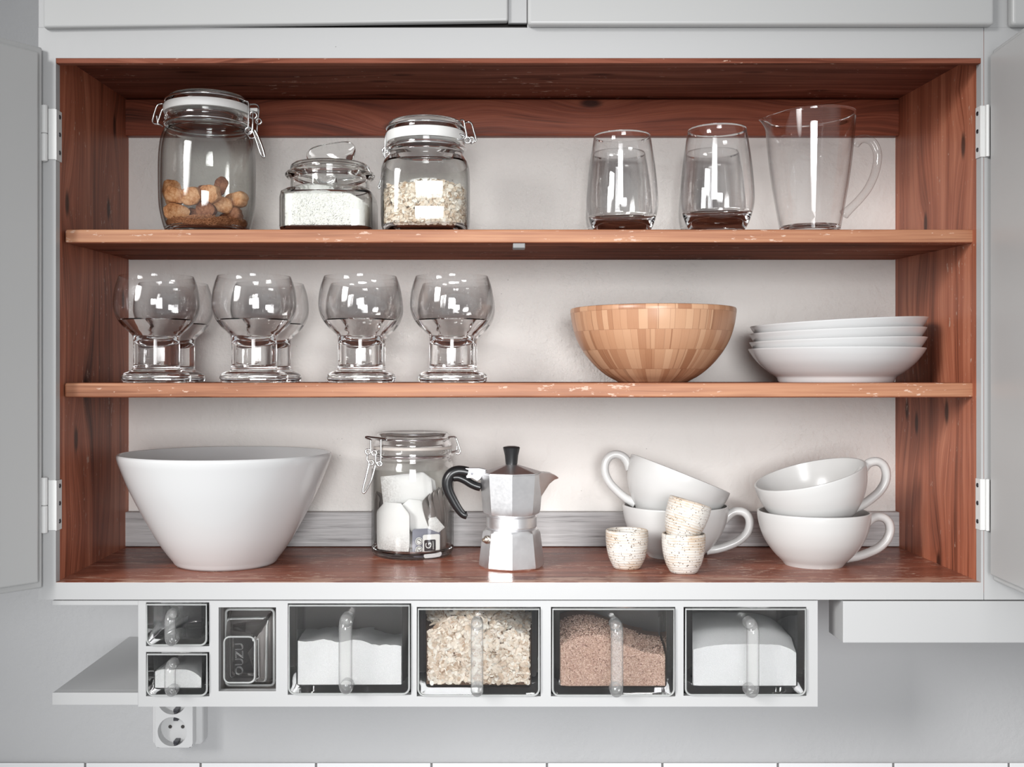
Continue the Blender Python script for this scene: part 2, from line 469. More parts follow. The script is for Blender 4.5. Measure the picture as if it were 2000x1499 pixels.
M_glint = mat_plain('edge_glint', (0.62, 0.63, 0.62), 0.35); M_glint.node_tree.nodes['Principled BSDF'].inputs['Transmission Weight'].default_value = 0.55  # whitish tint stands for light caught on glass edges
M_rod = mat_thin('glass_rod', (0.97, 0.97, 0.965), (0.05, 0.05, 0.05), 2.6, 0.13)  # white haze mixed in for light caught by the clear rods
M_wire = mat_plain('steel_wire', (0.75, 0.75, 0.75), 0.18, 1.0)
M_screw = mat_plain('dark_screw', (0.10, 0.10, 0.11), 0.35, 1.0)
M_gasket = mat_plain('white_rubber', (0.82, 0.82, 0.80), 0.45)
M_ceramic = mat_plain('white_porcelain', (0.62, 0.62, 0.62), 0.16, spec=0.5)
M_satin = mat_plain('cream_white_stoneware', (0.575, 0.57, 0.56), 0.26)
M_bamboo = mat_bamboo()
M_speck = mat_speckle()
M_alu = mat_aluminium()
M_black = mat_plain('black_bakelite', (0.012, 0.012, 0.013), 0.30, spec=0.55)
M_dark = mat_plain('cavity_shade', (0.045, 0.040, 0.038), 0.7)  # dark colour stands for shade behind the door gap and in pin holes
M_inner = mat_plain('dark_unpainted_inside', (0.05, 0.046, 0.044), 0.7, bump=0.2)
M_innerb = mat_plain('lightened_inside', (0.34, 0.32, 0.31), 0.7, bump=0.2)  # lighter copy of the rack inside, brightens the scoop bay and back
M_plastic = mat_plain('white_socket_plastic', (0.62, 0.62, 0.62), 0.28)
M_flour = mat_granular('white_flour', (0.68, 0.675, 0.67), (0.76, 0.76, 0.755), 900, 0.25)
M_sugar = mat_granular('white_sugar', (0.68, 0.68, 0.68), (0.77, 0.77, 0.77), 1500, 0.3)
M_oat = mat_tone('oat_flakes', [(0.0, (0.14, 0.075, 0.045)), (0.3, (0.50, 0.36, 0.25)), (0.62, (0.74, 0.64, 0.53)), (1.0, (0.86, 0.82, 0.75))], 0.75, 0.35, 700)
M_rice = mat_tone('white_rice', [(0.0, (0.62, 0.58, 0.52)), (0.4, (0.82, 0.81, 0.77)), (1.0, (0.88, 0.88, 0.86))], 0.5)
M_grain = mat_tone('pinkish_brown_grain', [(0.0, (0.20, 0.11, 0.08)), (0.3, (0.48, 0.31, 0.24)), (0.7, (0.64, 0.46, 0.37)), (1.0, (0.76, 0.60, 0.51))], 0.7)
def mat_biscuit(name, a, b_, c_):
    m, nt, b = nm(name); N = NB(nt); c = N.coord()
    f = N.math('ADD', N.math('MULTIPLY', N.noise(c, 70, 4, 0.65), 0.7), N.math('MULTIPLY', N.noise(c, 420, 3, 0.7), 0.35))
    nt.links.new(N.ramp(f, [(0.36, a), (0.5, b_), (0.66, c_)]), b.inputs['Base Color'])
    b.inputs['Roughness'].default_value = 0.85; b.inputs['Specular IOR Level'].default_value = 0.15
    nt.links.new(N.bump(f, 0.8, 0.0012), b.inputs['Normal']); return m
M_bisc = mat_biscuit('toasted_biscuit', (0.22, 0.07, 0.025), (0.50, 0.235, 0.105), (0.70, 0.42, 0.24))
M_bisc2 = mat_biscuit('dark_biscuit', (0.06, 0.02, 0.010), (0.19, 0.070, 0.034), (0.34, 0.155, 0.085))
M_crumb = mat_granular('biscuit_crumbs', (0.14, 0.05, 0.02), (0.36, 0.16, 0.08), 500, 1.0)
def mat_teabag():
    m, nt, b = nm('tea_bag_paper'); N = NB(nt); c = N.coord()
    z = N.sep(c)[2]
    tea = N.math('MULTIPLY', N.step(N.noise(c, 420, 5, 0.75), 0.30, 0.70), N.step(z, 0.002, -0.036))
    nt.links.new(N.mix(N.math('MULTIPLY', tea, 0.6), (0.74, 0.73, 0.73, 1), (0.24, 0.21, 0.20, 1)), b.inputs['Base Color'])
    b.inputs['Roughness'].default_value = 0.8
    nt.links.new(N.bump(N.noise(c, 160, 4), 0.4, 0.001), b.inputs['Normal'])
    return m
M_tea = mat_teabag()
M_foil = mat_plain('grey_sachet_paper', (0.30, 0.275, 0.265), 0.40, 0.35, bump=0.9, bscale=90)
M_tagw = mat_plain('white_tag_paper', (0.80, 0.79, 0.78), 0.6)
M_ink = mat_plain('black_ink', (0.015, 0.014, 0.02), 0.5)

# ---------------------------------------------------------------- setting
def px2u(px, py, y):
    k = 1 + y / DC; return (px - X0) * k, (Y0 - py) * k

mb = MB(); mb.box(-3200, 3600, BACK, BACK + 120, -CZ / S, 1500)
obj('wall_back', mb, M_wall, loc=W(0, 0, 0), smooth=0, kind='structure')
# tile row low on the wall
mb = MB(); k = 1 + BACK / DC
zt = (Y0 - 1489) * k
mb.mi = 1; mb.box(-3200, 3600, BACK - 5, BACK - 0.5, zt - 420, zt - 2.5); mb.mi = 0
tw = 224.8 * k; xs = (1068 - X0) * k
for r_ in range(3):
    for i in range(-14, 16):
        x = xs + i * tw + (0 if r_ == 0 else tw / 2 * (r_ % 2))
        mb.box(x + 2.5, x + tw - 2.5, BACK - 9, BACK - 5.02, zt - 140 * (r_ + 1) + 5, zt - 140 * r_)
obj('trim_1', mb, [M_tile, M_grout], loc=W(0, 0, 0), smooth=0, bevel=1.6, kind='structure')

# ---------------------------------------------------------------- cupboard
OR = W(0, 0, 0)
cup = thing('wall_cupboard', 'open red-brown wooden wall cupboard with white painted face and two shelves', 'cupboard', OR)
T, B = Y0 - 114, -400.0                 # opening top and bottom
XL, XR = 109 - X0, 1916 - X0
BL, BR = (252 - X0) * 1.22, (1748 - X0) * 1.22    # inner sides at the wall
def side(x0, xb, sg, name):
    mb = MB(); t = 24 * sg
    a = [(x0, 1.0), (x0 + t, 1.0), (xb + t, BACK - 1), (xb, BACK - 1)]
    if sg < 0: a = [a[1], a[0], a[3], a[2]]
    mb.hexa([(p[0], p[1], B - 20) for p in a] + [(p[0], p[1], T + 55) for p in a])
    return obj(name, mb, M_side, cup, smooth=0)
side(XL, BL, -1, 'side_panel'); side(XR, BR, 1, 'side_panel')
# top board with a lipped front edge
mb = MB()
mb.hexa([(XL - 3, 14, T + 12), (XR + 3, 14, T + 12), (BR + 12, BACK - 1, 660), (BL - 12, BACK - 1, 660),
         (XL - 3, 14, T + 40), (XR + 3, 14, T + 40), (BR + 12, BACK - 1, 684), (BL - 12, BACK - 1, 684)])
mb.box(XL, XR, 1, 16, T - 9, T + 12)
obj('top_board', mb, M_top, cup, smooth=0)
mb = MB(); zr0 = (Y0 - 265) * (1 + FRB / DC)
mb.box((243 - X0) * 1.207, (1757 - X0) * 1.207, FRB, BACK - 2, zr0, 657)
obj('back_rail', mb, M_rail, cup, smooth=0, bevel=3)
mb = MB(); mb.hexa([(XL - 2, 1.5, B - 22), (XR + 2, 1.5, B - 22), (BR + 6, BACK - 1, B - 22), (BL - 6, BACK - 1, B - 22),
                    (XL - 2, 1.5, B), (XR + 2, 1.5, B), (BR + 6, BACK - 1, B), (BL - 6, BACK - 1, B)])
obj('bottom_board', mb, M_floor, cup, smooth=0)
mb = MB(); mb.box(BL - 4, BR + 4, BACK - 3, BACK - 0.5, B - 5, 660)
obj('back_panel', mb, M_plaster, cup, smooth=0)
mb = MB(); zs = (Y0 - 1001) * 1.207
mb.box((243 - X0) * 1.207, (1762 - X0) * 1.207, FRB, BACK - 3.2, B + 1.5, zs)
o = obj('skirting', mb, M_greyboard, cup, smooth=0, bevel=2); o['label'] = 'grey painted skirting board'
# shelves: slightly tapered boards with a worn front edge
def shelf(zt, tf, tb, xl, xr, name):
    mb = MB(); y0 = 0.018 * DC
    yb = BACK - 4
    xl_, xr_ = (xl - X0) * 1.018, (xr - X0) * 1.018
    bl, br = BL + 1, BR - 1
    v = [(xl_, y0, zt - tf), (xr_, y0, zt - tf), (br, yb, zt - tb), (bl, yb, zt - tb), (xl_, y0, zt), (xr_, y0, zt), (br, yb, zt), (bl, yb, zt)]
    b = mb.add([Vector(q) for q in v], [(3, 2, 1, 0), (4, 5, 6, 7), (1, 2, 6, 5), (2, 3, 7, 6), (3, 0, 4, 7)])
    mb.mi = 1; mb.f.append((b, b + 1, b + 5, b + 4)); mb.m.append(1); mb.t.append(0.5)
    return obj(name, mb, [M_shelf, M_edge], cup, smooth=0, bevel=4, bseg=3)
s1 = shelf(UP, 27.5, 15, 127, 1906, 'shelf')
s2 = shelf(LO, 29.5, 24, 126, 1905, 'shelf')
mb = MB(); mb.box((1002 - X0) * 1.016, (1026 - X0) * 1.016, 0.0165 * DC, 0.0165 * DC + 30, UP - 38, UP - 27.8)
o = obj('catch', mb, mat_plain('galvanised_steel', (0.20, 0.20, 0.20), 0.5, 0.3), s1, smooth=0, bevel=1.5)
# white face frame
mb = MB()
FLx, FRx = 75 - X0, 2080 - X0
zft, zfb = Y0 - 54, Y0 - 1172
mb.box(FLx, XL, 0, 20, zfb, zft); mb.box(XR, 1921 - X0, 0, 20, zfb, zft)
mb.box(XL, XR, 0, 14, T + 0.5, zft); mb.box(XL, XR, 0, 20, zfb, B - 0.5)
mb.box(1922 - X0, FRx, 0, 20, zfb, zft)
mb.box(FLx, FLx + 16, 20, BACK - 1, zfb, zft)                  # painted outer side towards the wall
obj('face_frame', mb, M_white, cup, smooth=0)
# open doors
def door(hx, ang, sg, name, ztop, zbot):
    mb = MB(); w = 900
    # local: door lies along +x (sg=-1 towards -x) when closed at y=-20..0
    mb.box(0, w, -2, 11, 0, ztop - zbot)
    mb.box(13, w - 13, 11, 22, 13, ztop - zbot - 13)
    o = obj(name, mb, M_door, cup, smooth=30, bevel=3.5, bseg=3)
    o.location = (hx * S, -4 * S, zbot * S); o.rotation_euler = (0, 0, ang)
    return o
dl = door(79 - X0, math.atan2(-52, -44), 1, 'door', Y0 - 96, Y0 - 1147)
# right door: mirrored so that its inner face looks left
mb = MB(); hgt = (Y0 - 98) - (Y0 - 1134)
mb.box(0, 900, -11, 2, 0, hgt); mb.box(13, 887, -22, -11, 13, hgt - 13)
dr = obj('door', mb, M_door, cup, smooth=30, bevel=3.5, bseg=3)
dr.location = ((1949 - X0) * S, -4 * S, (Y0 - 1134) * S); dr.rotation_euler = (0, 0, math.atan2(-114, -6))
# hinges with three screws each
def hinge(py0, py1, left):
    mb = MB(); z1, z0 = Y0 - py0, Y0 - py1
    if left:
        xb = 90 - X0
        tube(mb, [(xb, -8, z0 - 4), (xb, -8, z0 + (z1 - z0) * .5 - 1)], 6, 16); tube(mb, [(xb, -8, z0 + (z1 - z0) * .5 + 1), (xb, -8, z1 + 5)], 6, 16)
        mb.box(95 - X0, XL + 1, -3, -0.3, z0, z1); mb.box(XL + 0.4, XL + 2.6, -3, 24, z0 - 1, z1 - 1)
        mb.box(82 - X0, xb, -7, -3, z0, z1)
        sx, sg = XL + 2.4, 1
    else:
        xb = 1926 - X0
        tube(mb, [(xb, -7, z0), (xb, -7, z1)], 4, 14)
        mb.box(XR - 1, xb - 2, -3, -0.3, z0, z1); mb.box(XR - 2.6, XR - 0.4, -3, 18, z0, z1)
        sx, sg = XR - 2.4, -1
    h = obj('hinge', mb, M_hinge, cup, smooth=40, bevel=0.6)
    h['label'] = 'white painted butt hinge'
    for f in (0.16, 0.52, 0.87):
        s_ = MB(); yc = 13 if left else 9; zc = z0 + (z1 - z0) * f
        M = Matrix.Translation((sx, yc, zc)) @ Matrix.Rotation(sg * pi / 2, 4, 'Y')
        lathe(s_, [(0, 0), (4.6, 0), (4.2, 1.2), (1.2, 1.6), (1.2, 0.9), (0, 0.9)], 14, M=M)
        obj('screw', s_, M_screw, h)
hinge(213, 312, True); hinge(938, 1036, True); hinge(207, 307, False); hinge(936, 1036, False)

# ---------------------------------------------------------------- cupboard above
up = thing('overhead_cupboard', 'white painted cupboard with lipped doors above the open wooden cupboard', 'cupboard', OR)
for a, b, n_ in ((FLx, 92 - X0, 'stile'), (1030 - X0, 1038 - X0, 'stile'), (1905 - X0, FRx, 'stile')):
    mb = MB(); mb.box(a, b, 0, 20, zft, 1200); obj(n_, mb, M_white, up, smooth=0, bevel=1)
mb = MB(); mb.box(FLx, FLx + 16, 20, BACK - 1, zft, 1200); obj('side_panel', mb, M_white, up, smooth=0)
mb = MB(); mb.box(1038 - X0, 1905 - X0, 0, 20, zft, zft + 24); obj('bottom_rail', mb, M_white, up, smooth=0)
mb = MB(); mb.box(92 - X0, 1030 - X0, 22, 26, zft - 2, 1180); obj('gap_shade_sheet', mb, M_dark, up, smooth=0)  # dark sheet put in for the shade behind the door gap
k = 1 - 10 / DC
mb = MB()          # the first door hangs a little ajar: the dark sheet behind shows as shade under it
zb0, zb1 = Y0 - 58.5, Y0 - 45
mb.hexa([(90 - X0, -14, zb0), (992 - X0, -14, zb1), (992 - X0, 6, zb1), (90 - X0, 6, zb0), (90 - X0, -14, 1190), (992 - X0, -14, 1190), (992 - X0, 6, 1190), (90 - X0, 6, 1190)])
o1 = obj('door', mb, M_door, up, smooth=0, bevel=4, bseg=3)
mb = MB(); mb.box(992.5 - X0, 1029 - X0, -4, 6, zb1 - 1, 1190); o = obj('door_stile', mb, M_white, o1, smooth=0, bevel=1)
mb = MB(); mb.box(1030 - X0, 1932 - X0, -22, -1, Y0 - 55, 1190); obj('door', mb, M_door, up, smooth=0, bevel=6, bseg=4)
mb = MB(); mb.box(1966 - X0, 2900 - X0, -22, -1, Y0 - 56, 1190); obj('door', mb, M_door, up, smooth=0, bevel=7, bseg=4)

# ---------------------------------------------------------------- boxed pelmet at lower right
mb = MB(); mb.box(1646 - X0, 2700 - X0, -2, 86, Y0 - 1256, Y0 - 1174.5)
tag(obj('pelmet_box', mb, M_white, loc=OR, smooth=0, bevel=1.5), 'white painted boxed-in pelmet under the right end of the cupboard', 'pelmet')

# ---------------------------------------------------------------- rack for the glass drawers
rack = thing('drawer_rack', 'white painted hanging rack under the cupboard holding glass drawers', 'rack', OR)
YF = 6.0
def rx(px): return (px - X0) * (1 + YF / DC)
def rz(py): return (Y0 - py) * (1 + YF / DC)
bays = [(285.2, 408.8, 1177.3, 1262.8), (285.2, 408.8, 1274.2, 1360.8), (427, 539, 1187, 1351), (562, 803, 1179.2, 1357.9), (814, 1056, 1186.2, 1360.9), (1076, 1319, 1186.2, 1360.9), (1335, 1575, 1186.2, 1359.9)]
mb = MB(); F0, F1 = YF, YF + 18
zT, zB = rz(1173.5), rz(1381)
def fb(a, b, c, d): mb.box(rx(a), rx(b), F0, F1, rz(d), rz(c))
fb(270, 285.2, 1173.5, 1381)
xs_ = [(408.8, 427), (539, 562), (803, 814), (1056, 1076), (1319, 1335), (1575, 1597)]
for a, b in xs_: fb(a, b, 1173.5, 1381)
cols = [(285.2, 408.8), (427, 539), (562, 803), (814, 1056), (1076, 1319), (1335, 1575)]
for a, b in cols:
    bb = [q for q in bays if q[0] == a]
    ys = [1173.5] + [v for q in bb for v in (q[2], q[3])] + [1381]
    for i in range(0, len(ys), 2):
        if ys[i + 1] > ys[i]: fb(a, b, ys[i], ys[i + 1])
obj('front_panel', mb, M_white, rack, smooth=0)
mb = MB(); mb.box(rx(102), rx(270), F0, BACK - 1, rz(1183), zT)
mb.box(rx(270), rx(1597), F1, BACK - 1, rz(1176), zT)
obj('top_board', mb, M_white, rack, smooth=0, bevel=1)
mb = MB(); mb.box(rx(102), rx(1597), F1, BACK - 1, zB, rz(1366)); mb.box(rx(102), rx(270), F0, F1, rz(1378), rz(1354))
mb.box(rx(102), rx(272), F1, BACK - 1, rz(1366), rz(1354))
obj('bottom_board', mb, M_white, rack, smooth=0, bevel=1)
mb = MB(); mb.box(rx(270), rx(280), F1, BACK - 1, rz(1366), rz(1176)); obj('end_panel', mb, M_white, rack, smooth=0)
mb = MB(); mb.box(rx(1587), rx(1597), F1, BACK - 1, rz(1366), rz(1176)); obj('end_panel', mb, M_white, rack, smooth=0)
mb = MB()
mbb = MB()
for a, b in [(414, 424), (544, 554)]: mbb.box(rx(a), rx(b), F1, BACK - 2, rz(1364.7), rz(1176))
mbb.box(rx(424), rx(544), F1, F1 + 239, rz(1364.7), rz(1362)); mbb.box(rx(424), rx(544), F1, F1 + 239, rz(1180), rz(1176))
obj('bay_brightener', mbb, M_innerb, rack, smooth=0)  # pale planes added round the bay to brighten the scoop
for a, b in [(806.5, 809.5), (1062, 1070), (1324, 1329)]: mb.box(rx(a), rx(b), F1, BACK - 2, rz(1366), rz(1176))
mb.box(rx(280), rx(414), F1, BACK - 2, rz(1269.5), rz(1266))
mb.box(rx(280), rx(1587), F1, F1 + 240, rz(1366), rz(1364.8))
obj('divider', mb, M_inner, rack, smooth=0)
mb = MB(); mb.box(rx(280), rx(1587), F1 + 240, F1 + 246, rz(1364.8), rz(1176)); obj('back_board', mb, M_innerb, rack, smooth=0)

def tub(w, h, d, ts, tb, tf, r=14):
    """glass trough open at the top; front face at y=0, bottom at z=0"""
    mb = MB()
    n = 6
    def U(w_, z0, r_):
        pts = [(-w_ / 2, h)]
        for k in range(n + 1):
            t = pi + pi / 2 * k / n; pts.append((-w_ / 2 + r_ + r_ * cos(t), z0 + r_ + r_ * sin(t)))
        for k in range(n + 1):
            t = 1.5 * pi + pi / 2 * k / n; pts.append((w_ / 2 - r_ + r_ * cos(t), z0 + r_ + r_ * sin(t)))
        pts.append((w_ / 2, h)); return pts
    e = 7.5
    O = U(w, 0, r); Os = U(w - 2 * e, e, max(r - e, 2)); I = U(w - 2 * ts, tb, 6)
    Os = [(x, min(z, h)) for x, z in Os]
    rings = [(Os, 0.0), ([(a[0] * .3 + b[0] * .7, a[1] * .3 + b[1] * .7) for a, b in zip(Os, O)], e * .3), (O, e), ([(x * (1 - 11 / w), z if z >= h - .01 else z + (h - z) / h * 9) for x, z in O], d)]
    ids = [[mb_add(mb, Vector((x, y, z))) for x, z in q] for q, y in rings]
    inn = [[mb_add(mb, Vector((x, y, z))) for x, z in I] for y in (tf, d - tf)]
    m = len(O)
    def q(*f):
        mb.f.append(f); mb.m.append(0); mb.t.append(.5)
    for a, b in zip(ids[:-1], ids[1:]):
        for k in range(m - 1): q(a[k], b[k], b[k + 1], a[k + 1])
    q(*ids[0]); q(*reversed(ids[-1]))
    for k in range(m - 1): q(inn[0][k], inn[0][k + 1], inn[1][k + 1], inn[1][k])
    q(*reversed(inn[0])); q(*inn[1])
    # top rim
    q(ids[0][0], ids[0][-1], inn[0][-1], inn[0][0])
    q(inn[1][0], inn[1][-1], ids[-1][-1], ids[-1][0])
    q(inn[0][0], inn[1][0], ids[-1][0], ids[2][0], ids[1][0], ids[0][0])
    q(ids[0][-1], ids[1][-1], ids[2][-1], ids[-1][-1], inn[1][-1], inn[0][-1])
    return mb

def rod_handle(cx_top, z1, z0, r, off, bend):
    mb = MB(); path = []
    yt = -off
    path.append((cx_top, -0.4, z1))
    for k in range(9):
        t = pi / 2 * k / 8; path.append((cx_top, yt + bend * (1 - sin(t)), z1 - bend * (1 - cos(t))))
    for k in range(1, 8): path.append((cx_top, yt, (z1 - bend) + ((z0 + bend) - (z1 - bend)) * k / 8))
    for k in range(9):
        t = pi / 2 * k / 8; path.append((cx_top, yt + bend * (1 - cos(t)), z0 + bend * (1 - sin(t))))
    path.append((cx_top, -0.4, z0))
    tube(mb, path, r, 20, up=(1, 0, 0), cap=True)
    return mb

def heap(x0, x1, y0, y1, zb, hf, nx=28, ny=16, jit=0.0):
    mb = MB(); top = []
    for j in range(ny + 1):
        for i in range(nx + 1):
            x = x0 + (x1 - x0) * i / nx; y = y0 + (y1 - y0) * j / ny
            top.append(mb_add(mb, Vector((x, y, hf(x, y) + random.uniform(-jit, jit)))))
    bot = [mb_add(mb, Vector((mb.v[i].x, mb.v[i].y, zb))) for i in top]
    W_ = nx + 1
    def q(*f): mb.f.append(f); mb.m.append(0); mb.t.append(.5)
    for j in range(ny):
        for i in range(nx):
            a = j * W_ + i; q(top[a], top[a + 1], top[a + W_ + 1], top[a + W_]); q(bot[a], bot[a + W_], bot[a + W_ + 1], bot[a + 1])
    for i in range(nx):
        q(bot[i], bot[i + 1], top[i + 1], top[i]); a = ny * W_ + i; q(top[a], top[a + 1], bot[a + 1], bot[a])
    for j in range(ny):
        a = j * W_; q(top[a], top[a + W_], bot[a + W_], bot[a]); a += nx; q(bot[a], bot[a + W_], top[a + W_], top[a])
    return mb

def flake(mb, c, nrm, rx_, ry_, th, tone):
    nrm = Vector(nrm).normalized(); u = nrm.orthogonal().normalized(); v = nrm.cross(u)
    a = random.uniform(0, 2 * pi); u, v = u * cos(a) + v * sin(a), v * cos(a) - u * sin(a)
    mb.tone = tone; n = 8; b = len(mb.v)
    bow = random.uniform(-0.35, 0.35)
    for k in range(n):
        t = 2 * pi * k / n; q = random.uniform(0.86, 1.08)
        mb.v.append(Vector(c) + u * (cos(t) * rx_ * q) + v * (sin(t) * ry_ * q) + nrm * (bow * th * 3 * cos(2 * t)))
    mb.v.append(Vector(c) + nrm * th); mb.v.append(Vector(c) - nrm * th)
    for k in range(n):
        j = (k + 1) % n
        for f in ((b + k, b + j, b + n), (b + j, b + k, b + n + 1)): mb.f.append(f); mb.m.append(mb.mi); mb.t.append(tone)

def grain(mb, c, d, ln, rd, tone):
    d = Vector(d).normalized(); u = d.orthogonal().normalized(); v = d.cross(u); b = len(mb.v); c = Vector(c)
    for q in (c - d * ln, c + u * rd, c + v * rd, c - u * rd, c - v * rd, c + d * ln): mb.v.append(q)
    for k in range(4):
        i, j = b + 1 + k, b + 1 + (k + 1) % 4
        for f in ((b, j, i), (b + 5, i, j)): mb.f.append(f); mb.m.append(mb.mi); mb.t.append(tone)

def rdir(): 
    while True:
        v = Vector((random.uniform(-1, 1), random.uniform(-1, 1), random.uniform(-1, 1)))
        if 0.05 < v.length < 1: return v.normalized()

DY = 0.0         # drawer fronts stand flush with the cupboard face
def drawer(x0, x1, y0, y1, depth, ts, hx, hy1, hy0, hr, off, label, tf=9):
    k = 1 + YF / DC
    w = (x1 - x0) * k; h = (y1 - y0) * k
    loc = W(((x0 + x1) / 2 - X0) * k, DY, (Y0 - y1) * k)
    t = thing('glass_bin', label, 'glass drawer', loc, 'pressed glass drawers in the rack')
    obj('tub', tub(w, h, depth, ts, ts, tf), M_glass, t, smooth=30)
    obj('handle', rod_handle((hx - (x0 + x1) / 2) * k, (y1 - hy1) * k, (y1 - hy0) * k, hr, off, hr * 1.15), M_rod, t, smooth=60)
    n = 6; r_ = 12; ww = w / 2 - 2.6; pts = [(-ww, 0.6, h - 2.6)] + [(-ww + r_ + r_ * cos(pi + pi / 2 * q / n), 0.6, 2.6 + r_ + r_ * sin(pi + pi / 2 * q / n)) for q in range(n + 1)] + \
        [(ww - r_ + r_ * cos(1.5 * pi + pi / 2 * q / n), 0.6, 2.6 + r_ + r_ * sin(1.5 * pi + pi / 2 * q / n)) for q in range(n + 1)] + [(ww, 0.6, h - 2.6)]
    mb = MB(); tube(mb, pts, 1.9, 8, closed=True); obj('edge_glint_line', mb, M_glint, t, smooth=60)  # pale line painting the light along the front edge of the glass
    return t, loc, w, h

drawer(286, 407, 1178, 1262, 190, 14, 342, 1196, 1246, 10.5, 28, 'small empty glass drawer, upper of the two stacked at the left end of the rack', 8)
_, l2, w2, h2 = drawer(287, 408, 1275, 1360, 190, 14, 342, 1293, 1344, 10.5, 28, 'small glass drawer of white powder below the small empty drawer', 8)
_, l3, w3, h3 = drawer(563, 802, 1180, 1357, 215, 17, 680, 1206, 1335, 13, 36, 'large glass drawer of white flour beside the tall glass scoop')
_, l4, w4, h4 = drawer(815, 1055, 1187, 1360, 215, 17, 932, 1214, 1341, 12, 36, 'large glass drawer filled with oat flakes in the rack')
_, l5, w5, h5 = drawer(1077, 1318, 1187, 1360, 215, 17, 1200, 1216, 1342, 12, 36, 'large glass drawer of pinkish brown grain in the rack')
_, l6, w6, h6 = drawer(1336, 1574, 1187, 1359, 215, 17, 1460, 1214, 1343, 12, 36, 'large glass drawer of white sugar at the right end of the rack')

def content(name, loc, w, ts, depth, hf, mat, label, cat, tf=9, jit=0.0, front=0.0):
    g = 2.2
    mb = heap(-w / 2 + ts + g, w / 2 - ts - g, tf + g + front, depth - tf - g, ts + g, hf, jit=jit)
    return mb
s_ = lambda a, b, x: a + (b - a) * x
m_ = content('white_powder', l2, w2, 14, 190, lambda x, y: 52 - 14 * (max(0, abs(x + 8) - 20) / 30) ** 2 - y * 0.05 if True else 0, None, '', '', 8)
tag(obj('white_powder', m_, M_flour, loc=l2), 'white powder inside the small drawer below the empty one', 'powder', kind='stuff')
m_ = content('flour', l3, w3, 17, 215, lambda x, y: 106 - (max(0, x - 10) * 0.14) - y * 0.10 + 2.5 * sin(x * .09), None, '', '', jit=1.2)
tag(obj('white_flour', m_, M_flour, loc=l3), 'white flour heaped inside the large drawer nearest the tall glass scoop', 'flour', kind='stuff')
def hsug(x, y):
    f = min(1, max(0, (y - 12) / 50)); return 100 + 20 * f - 8 * (abs(x - 10) / 100) ** 3 - 14 * max(0, (x - 60) / 45) ** 2
m_ = content('sugar', l6, w6, 17, 215, hsug, None, '', '', jit=0.4)
tag(obj('white_sugar', m_, M_sugar, loc=l6), 'white sugar heaped inside the drawer at the right end of the rack', 'sugar', kind='stuff')
def hgr(x, y):
    f = min(1, max(0, (y - 10) / 60)); return 78 + 42 * math.exp(-((x + 38) / 75) ** 2) + f * 8
m_ = content('grain', l5, w5, 17, 215, lambda x, y: hgr(x, y) - 2, None, '', '', front=3.0)
for i in range(len(m_.t)): m_.t[i] = 0.4
x0_, x1_ = -w5 / 2 + 19, w5 / 2 - 19
for i in range(9500):
    x = random.uniform(x0_ + 1, x1_ - 1)
    if i < 7000: y = 11.0 + random.uniform(0, 1.6); z = random.uniform(20.5, hgr(x, y))
    else: y = random.uniform(11, 150); z = hgr(x, y) + random.uniform(-1, 1.5)
    grain(m_, (x, y + 1.2, z), rdir(), random.uniform(1.8, 2.8), random.uniform(1.3, 2.0), min(1, max(0, random.gauss(0.6, 0.24))))
for v in m_.v: v.y = max(v.y, 10.0); v.z = max(v.z, 19); v.x = min(max(v.x, -w5 / 2 + 19), w5 / 2 - 19)
tag(obj('brown_grain', m_, M_grain, loc=l5, smooth=0), 'pinkish brown grain heaped inside the drawer beside the sugar drawer', 'grain', kind='stuff')
def hoat(x, y):
    f = min(1, max(0, (y - 10) / 90)); return 104 + 48 * math.exp(-((x + 20) / 90) ** 2) + 12 * f
m_ = content('oats', l4, w4, 17, 215, lambda x, y: hoat(x, y) - 5, None, '', '', front=12.0)
for i in range(len(m_.t)): m_.t[i] = 0.02  # heap core coloured dark for the shade in gaps between flakes
x0_, x1_ = -w4 / 2 + 19, w4 / 2 - 19
for i in range(2900):
    x = random.uniform(x0_ + 5, x1_ - 5); a = random.uniform(5.0, 9.0); b_ = a * random.uniform(0.6, 0.82)
    if i < 1900:
        y = random.uniform(11.5, 19); z = random.uniform(26, hoat(x, y)); d = Vector((random.gauss(0, .5), -1, random.gauss(0.1, .6)))
        if random.random() < .15: d = rdir()
    else:
        y = random.uniform(16, 170); z = hoat(x, y) + random.uniform(0, 5); d = Vector((random.gauss(0, .6), -0.4, 1))
    d = d.normalized(); ext = a * math.sqrt(max(0, 1 - d.y ** 2))
    y = max(y, 10.5 + ext * 0.9); x = min(max(x, x0_ + a), x1_ - a)
    flake(m_, (x, y, z), d, a, b_, 0.9, min(1, max(0, random.gauss(0.66, 0.22))))
for v in m_.v: v.y = max(v.y, 10.0); v.z = max(v.z, 19); v.x = min(max(v.x, -w4 / 2 + 19), w4 / 2 - 19)
tag(obj('oat_flakes', m_, M_oat, loc=l4, smooth=0), 'oat flakes heaped inside the large drawer between the flour and grain drawers', 'oats', kind='stuff')

